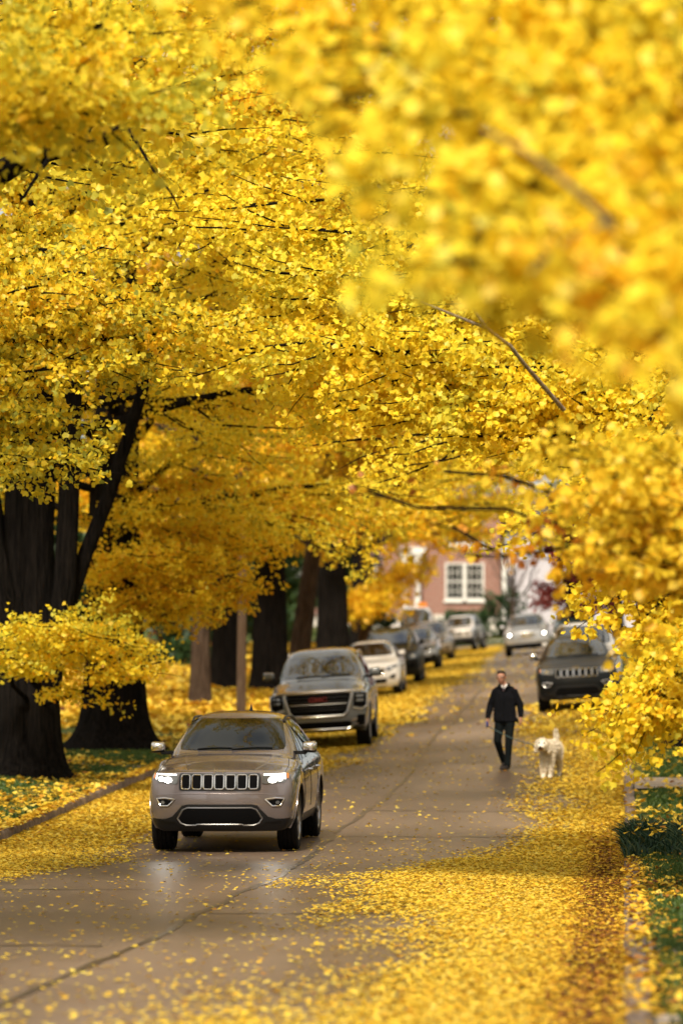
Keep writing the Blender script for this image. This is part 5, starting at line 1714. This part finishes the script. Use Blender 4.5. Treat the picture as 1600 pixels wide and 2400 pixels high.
r3 = plant('ginkgo_tree', 'ginkgo whose bright yellow boughs hang low over the right kerb before the black suv', (2.0, 38.5), dict(r=.38, h=14), b_r3, YEL, shape=FAN)
tb = Tubes()
bx = r3.location
def rel(p): return Vector(p) - bx
tb.add([rel(at(1320, 960, 37.0)), rel(at(1225, 850, 36.4)), rel(at(1195, 810, 36.2)), rel(at(1140, 770, 36)), rel(at(1080, 745, 36)), rel(at(985, 707, 36))], [.024, .019, .018, .016, .013, .009], 7)
tb.add([rel(at(1140, 770, 36)), rel(at(1115, 735, 35.9)), rel(at(1095, 690, 35.9)), rel(at(1072, 655, 35.8)), rel(at(1045, 628, 35.8))], [.018, .016, .015, .014, .010], 7)
link('dead_branch', tb.mesh('dead_branch'), PALEB, r3)


def gen(fo, pts, b, n, z0, z1, reach, dens, size, tint, nsub, az=None, spread=.15, **k):
    crown_boughs(fo, pts, b, n, z0, z1, reach, dens, size, tint, nsub, az, spread, **k)


plant('ginkgo_tree', 'ginkgo behind the low hanging golden boughs at the right edge, trunk out of sight', (2.1, 55), dict(r=.36, h=15), lambda f, p, b: gen(f, p, b, 46, 3.4, 18, 6.4, 100, .068, (.30, .16), 12, topr=.8), YEL)
q = at(1598, 1762, 72)
plant('ginkgo_tree', 'ginkgo with dark flared trunk foot on the green verge at the right edge', (q.x + .25, 72), dict(r=.34, h=16, flare=2.1), lambda f, p, b: gen(f, p, b, 50, 4.2, 20, 6.4, 92, .076, (.30, .16), 13, topr=.65), YEL)

# -- left row, near ones (trunks left of the view)
def b_l1(fo, pts, b):
    for (px, py, Z) in ((130, 120, 27), (60, 60, 28), (260, 60, 28), (330, 230, 27), (200, 190, 26.5), (120, 250, 27), (60, 250, 28), (420, 60, 30), (20, 180, 27), (260, 200, 27.5)):
        to(fo, pts, px, py, Z, r0=.05, nsub=15, dens=120, size=.066, spread=.10, rise=.5, sublen=.16, tint=(.30, .18), t0=.5)
    for (X, Y, z) in ((-7.5, 21, 9.6), (-6.4, 19.5, 10), (-5.4, 22, 10.4), (-7, 24, 10.2), (-8.4, 18.5, 9.8), (-4.6, 20, 10.8)):  # out-of-view boughs added to shade the near left of the road
        fo.bough(on_trunk(pts, b[2] + 8.5), np.array([X, Y, z]), .08, 14, 60, .09, .18, rise=.5, sublen=.26, tint=(.3, .18), t0=.4)
    crown_boughs(fo, pts, b, 16, 6, 13, 4.5, 40, .095, (.5, .18), 8, az=(R(-90), R(90)))


plant('ginkgo_tree', 'ginkgo reaching in at the top left corner with crisp golden leaves', (-9.9, 30), dict(r=.42, h=15), b_l1, YEL, shape=FAN)


def b_l2(fo, pts, b):
    T = (.5, .24)
    for (px, py, Z) in ((60, 600, 40), (200, 640, 39), (330, 700, 39), (470, 740, 39), (120, 760, 40), (300, 830, 39), (60, 860, 40), (150, 960, 39), (200, 1060, 38.5), (340, 850, 40), (40, 960, 40), (560, 770, 39), (120, 540, 41), (30, 720, 41), (240, 580, 40), (20, 520, 41), (160, 860, 38.5), (90, 670, 38), (260, 740, 40.5)):
        to(fo, pts, px, py, Z, r0=.05, nsub=15, dens=125, size=.054, spread=.10, rise=.5, sublen=.15, tint=T, t0=.5)
    crown_boughs(fo, pts, b, 18, 7.5, 15, 5.0, 40, .10, (.4, .18), 8, az=(R(-90), R(90)))


l2 = plant('ginkgo_tree', 'ginkgo with olive tinged leaves drooping into the left of the view', (-10.0, 42), dict(r=.45, h=16), b_l2, OLI, shape=FAN)

tb = Tubes(); b2 = l2.location
pl_ = [at(x, y, z) - b2 for x, y, z in ((-260, 560, 37.5), (-90, 470, 36.4), (0, 405, 36), (60, 370, 35.8), (130, 350, 35.6), (190, 346, 35.4), (245, 325, 35.2), (292, 292, 35))]
tb.add(pl_, [.20, .14, .115, .10, .095, .09, .065, .03], 12, lump=.12)
tb.add([at(x, y, z) - b2 for x, y, z in ((292, 292, 35), (325, 340, 34.9), (360, 400, 34.8), (400, 450, 34.8), (420, 490, 34.8))], [.022, .014, .011, .009, .006], 6)
tb.add([at(x, y, z) - b2 for x, y, z in ((190, 346, 35.4), (225, 270, 35.3), (260, 240, 35.2))], [.03, .018, .008], 6)
tb.add([at(x, y, z) - b2 for x, y, z in ((130, 350, 35.6), (95, 400, 35.5), (60, 455, 35.5), (48, 470, 35.5))], [.03, .018, .012, .006], 6)
link('limb', tb.mesh('limb'), BARK, l2)
# -- left row, trunks in view
q3 = at(60, 1862, 64)
def b_l3(fo, pts, b):
    gen(fo, pts, b, 46, 6.6, 17.5, 6.4, 100, .070, (.38, .16), 13)
    # boughs added high over the street to fill the near windscreen's reflection
    for (X, Y, z) in ((-5.6, 54, 9.3), (-4.4, 55, 10.3), (-3.6, 54.5, 9.8), (-6.2, 55.5, 11), (-5, 56.5, 12.2), (-4.0, 57.5, 13.3), (-5.8, 58.5, 14.5), (-4.6, 60, 16), (-5.0, 54.2, 9.0), (-6.4, 54.8, 10.2), (-4.2, 55.8, 11.3), (-5.4, 57.2, 13), (-3.4, 56.2, 11.6), (-6.6, 57.5, 13.2), (-4.9, 59, 15), (-3.8, 59.5, 15.6), (-5.5, 61, 17.5), (-4.4, 62, 18.5)):
        fo.bough(on_trunk(pts, z - .5), np.array([X, Y, z]), .06, 13, 70, .09, .14, rise=.4, sublen=.3, tint=(.45, .16), t0=.4)
    fo.tubes.add([b + np.array(v) for v in ((.30, -.1, 1.2), (.48, -.25, 2.2), (.64, -.35, 3.2), (.70, -.38, 4.4), (.74, -.35, 6), (.9, -.3, 9))], [.20, .20, .19, .18, .17, .12], 14)
    fo.tubes.add([b + np.array(v) for v in ((-.1, -.45, 2.7), (-.25, -.6, 3.1), (-.42, -.7, 3.9), (-.5, -.7, 5.0))], [.09, .085, .08, .06], 10)
    # the crooked dark limb
    for (px, py, Z) in ((40, 1450, 61), (170, 1440, 61), (280, 1500, 61.5), (340, 1560, 62), (230, 1460, 62), (10, 1520, 61)):
        to(fo, pts, px, py, Z, r0=.045, nsub=13, dens=95, size=.070, spread=.10, rise=.25, sublen=.26, tint=(.30, .25), t0=.35)
    # extra stems of the forked bole
    for (x0, z0, x1, z1, r) in ((-.35, 2.0, -1.3, 8, .30), (.1, 2.5, .35, 10, .30), (.4, 3.0, 2.6, 8.5, .15)):
        fo.tubes.add(curve_pts((b[0] + x0 * .6, b[1], b[2] + z0 - 1.2), (b[0] + x1, b[1] - .3, b[2] + z1), 0, 8, .05), np.linspace(r, r * .5, 8), 12)


plant('ginkgo_tree', 'massive dark ginkgo trunk at the left edge with forked stems and a low leafy bough', (q3.x, 64), dict(r=.50, h=16, flare=1.5), b_l3, YEL)
q4 = at(262, 1738, 75)
plant('ginkgo_tree', 'thick dark ginkgo trunk with widely flared foot, second from the left edge', (q4.x, 75), dict(r=.60, h=17, flare=1.75),
      lambda f, p, b: (gen(f, p, b, 50, 4.6, 18, 6.8, 100, .072, (.42, .18), 13),
                       [to(f, p, px, py, Z, r0=.06, nsub=14, dens=125, size=.072, spread=.13, rise=.3, sublen=.34, tint=(.62, .2), t0=.3) for (px, py, Z) in ((520, 1330, 74), (430, 1380, 73), (330, 1400, 73), (600, 1290, 76), (640, 1200, 77), (540, 1220, 74), (700, 1150, 78), (420, 1280, 73), (380, 1180, 73), (580, 1380, 77), (480, 1120, 74), (300, 1300, 72))]), YEL)
q5 = at(465, 1652, 100)
plant('ginkgo_tree', 'slender brown ginkgo trunk standing left of the pale wooden pole', (q5.x, 100), dict(r=.26, h=13, flare=1.3), lambda f, p, b: gen(f, p, b, 26, 5, 14, 4.5, 50, .12, (.4, .18), 11), AMB, BARK2)
q6 = at(524, 1622, 113)
plant('ginkgo_tree', 'dark ginkgo trunk just behind the pale wooden pole', (q6.x, 113), dict(r=.42, h=16, flare=1.4), lambda f, p, b: gen(f, p, b, 34, 5, 18, 6, 45, .13, (.4, .18), 11), AMB)
q7 = at(630, 1612, 112.5)
plant('ginkgo_tree', 'broad dark ginkgo trunk directly behind the graphite suv', (q7.x, 112.5), dict(r=.52, h=18, flare=1.3), lambda f, p, b: gen(f, p, b, 46, 5.2, 20, 7, 60, .11, (.45, .18), 12), YEL)
q7b = at(688, 1600, 119)
plant('ginkgo_tree', 'leaning paler ginkgo stem bending right behind the graphite suv', (q7b.x, 119), dict(r=.34, h=11, flare=1.3, lean=(1.6, 0)), lambda f, p, b: gen(f, p, b, 22, 5, 13, 5, 45, .13, (.4, .18), 10), AMB, BARK2)
q8 = at(778, 1570, 138)
plant('ginkgo_tree', 'dark ginkgo trunk behind the white crossover', (q8.x, 138), dict(r=.58, h=19, flare=1.3), lambda f, p, b: gen(f, p, b, 46, 5.4, 21, 7.5, 36, .16, (.4, .18), 12), YEL)
q9 = at(855, 1540, 165)
plant('ginkgo_tree', 'thin ginkgo stem over the far parked cars with bright low foliage', (q9.x, 165), dict(r=.30, h=16, flare=1.3), lambda f, p, b: (gen(f, p, b, 40, 5.5, 19, 7, 30, .19, (.35, .18), 11), [to(f, p, px, py, Z, r0=.06, nsub=12, dens=45, size=.16, spread=.25, rise=.3, sublen=.34, tint=(.35, .2), t0=.2) for (px, py, Z) in ((820, 1400, 163), (880, 1410, 162), (930, 1380, 163), (960, 1340, 164), (990, 1330, 165))]), AMB, BARK2)

# -- right row farther up the hill and the far crowns closing the arch
for (X, Y, r, n, reach, lab, lf) in ((2.0, 92, .36, 48, 7.0, 'ginkgo on the right verge beyond the black suv, boughs meeting over the street', YEL),
                                 (1.9, 116, .4, 48, 7.6, 'ginkgo on the right verge near the far end, crown over the middle of the street', YEL),
                                 (.9, 144, .4, 44, 7.6, 'shaded brownish gold ginkgo crown over the far cars', OLI),
                                 (-.4, 186, .4, 40, 7.5, 'last ginkgo on the right before the street bends', OLI)):
    plant('ginkgo_tree', lab, (X, Y), dict(r=r, h=17), lambda f, p, b, n=n, reach=reach, Y=Y: gen(f, p, b, n, 6.6, 19, reach, 42 if Y < 120 else 26, .12 if Y < 120 else .18, (.42, .18), 12), lf)
plant('ginkgo_tree', 'last ginkgo on the left before the brick house', (-13.3, 192), dict(r=.36, h=17), lambda f, p, b: gen(f, p, b, 36, 6, 19, 7, 24, .2, (.4, .18), 11), AMB)

# -- dark evergreens behind the left gardens
EVG = 'dark evergreens behind the gardens on the left'
k_ = 0
for (X, Y, h, rr, lab) in ((-19, 92, 10, 3.4, 'dark evergreen behind the massive trunk at the left edge'), (-22, 110, 12, 4, 'dark evergreen in the gap right of the massive left trunk'), (-20.5, 128, 11, 3.8, 'dark evergreen above the red shrub'),
                       (-17.2, 146, 11, 3.6, 'dark evergreen behind the slender brown trunk'), (-17, 165, 12, 4, 'dark evergreen behind the broad trunk beside the graphite suv'), (-18.5, 184, 12, 4, 'dark evergreen behind the white crossover and its trunk'), (-25, 150, 13, 4.2, 'tall dark evergreen far back on the left'), (-16.2, 206, 12, 4, 'dark evergreen left of the brick house')):
    plant('evergreen_tree', lab, (X, Y), dict(r=.25, h=h), lambda f, p, b, h=h, rr=rr: gen(f, p, b, 46, 1.6, h + .5, rr, 34, .24, (.5, .25), 9, spread=.25, topr=.25, up=-.05), GRN, BARK, EVG)


def shrub(name, label, px, py, Z, w, h, m, n=900, size=.16, group=None):
    p = at(px, py, Z); z0 = float(lawn_z(p.x, Z))
    root = empty(name, (p.x, Z, z0)); tag(root, label, 'shrub', group)
    tb = Tubes()
    for a in range(7):
        an = a * 2 * PI / 7
        tb.add([(0, 0, -.1), (.25 * w * math.cos(an), .25 * w * math.sin(an), h * .5), (.4 * w * math.cos(an), .4 * w * math.sin(an), h * .8)], [.04, .03, .01], 5)
    link('stems', tb.mesh('stems'), BARK, root)
    d = unit(RNG.normal(0, 1, (n, 3))); rad = (.55 + .45 * RNG.random(n) ** .5) * (1 + .25 * np.sin(d[:, 0] * 5 + d[:, 2] * 4 + Z) + .15 * np.sin(d[:, 1] * 9))
    P = d * rad[:, None] * np.array([w / 2, w / 2, h * .52]) + np.array([0, 0, h * .52])
    k = P[:, 2] > .02; P = P[k]; d = d[k]; n = len(P)
    link('foliage', leaf_mesh('foliage', P, d + RNG.normal(0, .6, (n, 3)), RNG.normal(0, .7, (n, 3)) + np.array([0, 0, .6]), size * (.7 + .6 * RNG.random(n)), RNG.random(n), KITE), m, root)


shrub('garden_shrub', 'red leaved shrub far behind the second trunk from the left', 400, 1440, 150, 1.6, 2.6, ORRED)
shrub('garden_shrub', 'rounded green shrub beside the red leaved one', 425, 1450, 146, 1.8, 2.4, GRN)
shrub('garden_shrub', 'pinkish red shrub right of the rounded green one', 455, 1440, 152, 1.3, 2.6, ORRED)
shrub('garden_shrub', 'low dark green hedge bush under the red leaved shrub', 400, 1500, 141, 3.4, .9, GRN, 1200)
shrub('garden_shrub', 'dark green bush before the brick house, right of its window', 1175, 1445, 240, 2.6, 2.6, GRN, 1200, .2)
shrub('garden_shrub', 'clipped green bush under the white framed double window', 1085, 1430, 246, 3.0, 1.3, GRN, 900, .2)
# dark red maple and leafless tree near the houses
q = at(1335, 1500, 178)
plant('maple_tree', 'dark red leaved maple on the right beyond the black suv', (q.x, 178), dict(r=.16, h=5.5), lambda f, p, b: gen(f, p, b, 24, 1.6, 6.2, 1.9, 50, .15, (.5, .25), 9, spread=.18, r0=.04), REDL, BARK, None)
q = at(1200, 1450, 236)
plant('leafless_tree', 'small leafless tree in front of the pale house', (q.x, 236), dict(r=.14, h=5), lambda f, p, b: [f.bough(on_trunk(p, b[2] + 1.6 + .25 * i), np.array([b[0] + 1.6 * math.cos(i * 2.4), b[1] + 1.2 * math.sin(i * 2.4), b[2] + 4 + .3 * i]), .05, 10, 0, .1, sublen=.4, bare=1.1) for i in range(10)], GRN, BARK2, None)

# far-off woods added behind gardens and viewpoint to block horizon sky in reflections
def sky_block_woods(name, m, segs, n, size):
    X = []; Y = []; Z = []
    for (x0, y0, x1, y1, h, dep) in segs:
        L = math.hypot(x1 - x0, y1 - y0)
        t = RNG.random(n); nx_, ny_ = -(y1 - y0) / L, (x1 - x0) / L
        w_ = dep * (RNG.random(n) - .5)
        hh = h * (.62 + .38 * np.sin(t * L / 4.1 + x0) * np.sin(t * L / 2.3 + 1.7))
        X.append(x0 + (x1 - x0) * t + nx_ * w_); Y.append(y0 + (y1 - y0) * t + ny_ * w_); Z.append(hh * RNG.random(n) ** .8)
    X = np.concatenate(X); Y = np.concatenate(Y); Z = np.concatenate(Z) + lawn_z(X, Y)
    k = len(X)
    o = link(name, leaf_mesh(name, np.stack([X, Y, Z], 1), RNG.normal(0, 1, (k, 3)) + np.array([0, 0, -.4]), RNG.normal(0, 1, (k, 3)), size * (.6 + .8 * RNG.random(k)), np.clip(RNG.normal(.5, .3, k), 0, 1), KITE), m)
    tag(o, kind='stuff')


sky_block_woods('sky_block_woods', GRN, [(-70, -45, 60, -45, 15, 9), (-48, -45, -48, 130, 14, 8), (36, -45, 36, 130, 14, 8), (-55, 130, -34, 285, 15, 9), (36, 130, 30, 285, 15, 9), (-45, 285, 40, 285, 16, 8)], 7000, .75)
sky_block_woods('sky_block_woods', AMB, [(-60, -38, 50, -38, 11, 6), (-43, -40, -43, 130, 9, 5), (31, -40, 31, 130, 10, 5)], 4000, .6)

# ------------------------------------------------------------------ light, sky, camera
w = bpy.data.worlds.new('World'); SC.world = w; w.use_nodes = True
nt = w.node_tree
sky = nt.nodes.new('ShaderNodeTexSky'); sky.sky_type = 'NISHITA'; sky.sun_disc = False
SUNV = Vector((-0.10, -0.66, 0.74)).normalized()
sky.sun_elevation = math.asin(SUNV.z); sky.sun_rotation = math.atan2(SUNV.x, SUNV.y)
sky.dust_density = 4.0; sky.air_density = 1.0; sky.ozone_density = 1.0
# broken high cloud: soft white masses over the blue
tc = nt.nodes.new('ShaderNodeTexCoord'); nz = nt.nodes.new('ShaderNodeTexNoise'); nz.inputs['Scale'].default_value = 2.2; nz.inputs['Detail'].default_value = 6
nt.links.new(tc.outputs['Generated'], nz.inputs['Vector'])
cr = nt.nodes.new('ShaderNodeMapRange'); cr.inputs['From Min'].default_value = .30; cr.inputs['From Max'].default_value = .55
nt.links.new(nz.outputs['Fac'], cr.inputs['Value'])
mxs = nt.nodes.new('ShaderNodeMix'); mxs.data_type = 'RGBA'
nt.links.new(cr.outputs['Result'], mxs.inputs['Factor']); nt.links.new(sky.outputs['Color'], mxs.inputs['A']); mxs.inputs['B'].default_value = (5.4, 5.15, 4.6, 1)
bg = nt.nodes['Background']; bg.inputs['Strength'].default_value = 0.15
nt.links.new(mxs.outputs['Result'], bg.inputs['Color'])
sl = bpy.data.lights.new('sun', 'SUN'); sl.energy = 5.0; sl.angle = R(10); sl.color = (1.0, 0.88, 0.70)
so = bpy.data.objects.new('sun', sl); COL.objects.link(so)
so.rotation_euler = SUNV.to_track_quat('Z', 'Y').to_euler()

cd = bpy.data.cameras.new('camera'); co_ = bpy.data.objects.new('camera', cd); COL.objects.link(co_)
cd.sensor_fit = 'VERTICAL'; cd.sensor_height = 36; cd.lens = FPX / 2400 * 36
cd.clip_start = .5; cd.clip_end = 2000
co_.location = (0, 0, CAMH); co_.rotation_euler = (PI / 2 + PITCH, 0, YAW)
cd.dof.use_dof = True; cd.dof.focus_distance = 43; cd.dof.aperture_fstop = 1.7; cd.dof.aperture_blades = 0
SC.camera = co_
SC.view_settings.view_transform = 'Standard'; SC.view_settings.look = 'None'; SC.view_settings.exposure = 0.2; SC.view_settings.gamma = 1
SC.render.engine = 'CYCLES'
cy = SC.cycles
cy.max_bounces = 6; cy.diffuse_bounces = 3; cy.glossy_bounces = 4; cy.transmission_bounces = 4
cy.use_denoising = True; cy.denoiser = 'OPENIMAGEDENOISE'
cy.use_adaptive_sampling = True; cy.adaptive_threshold = 0.02
cy.sample_clamp_indirect = 8
cy.caustics_reflective = False; cy.caustics_refractive = False
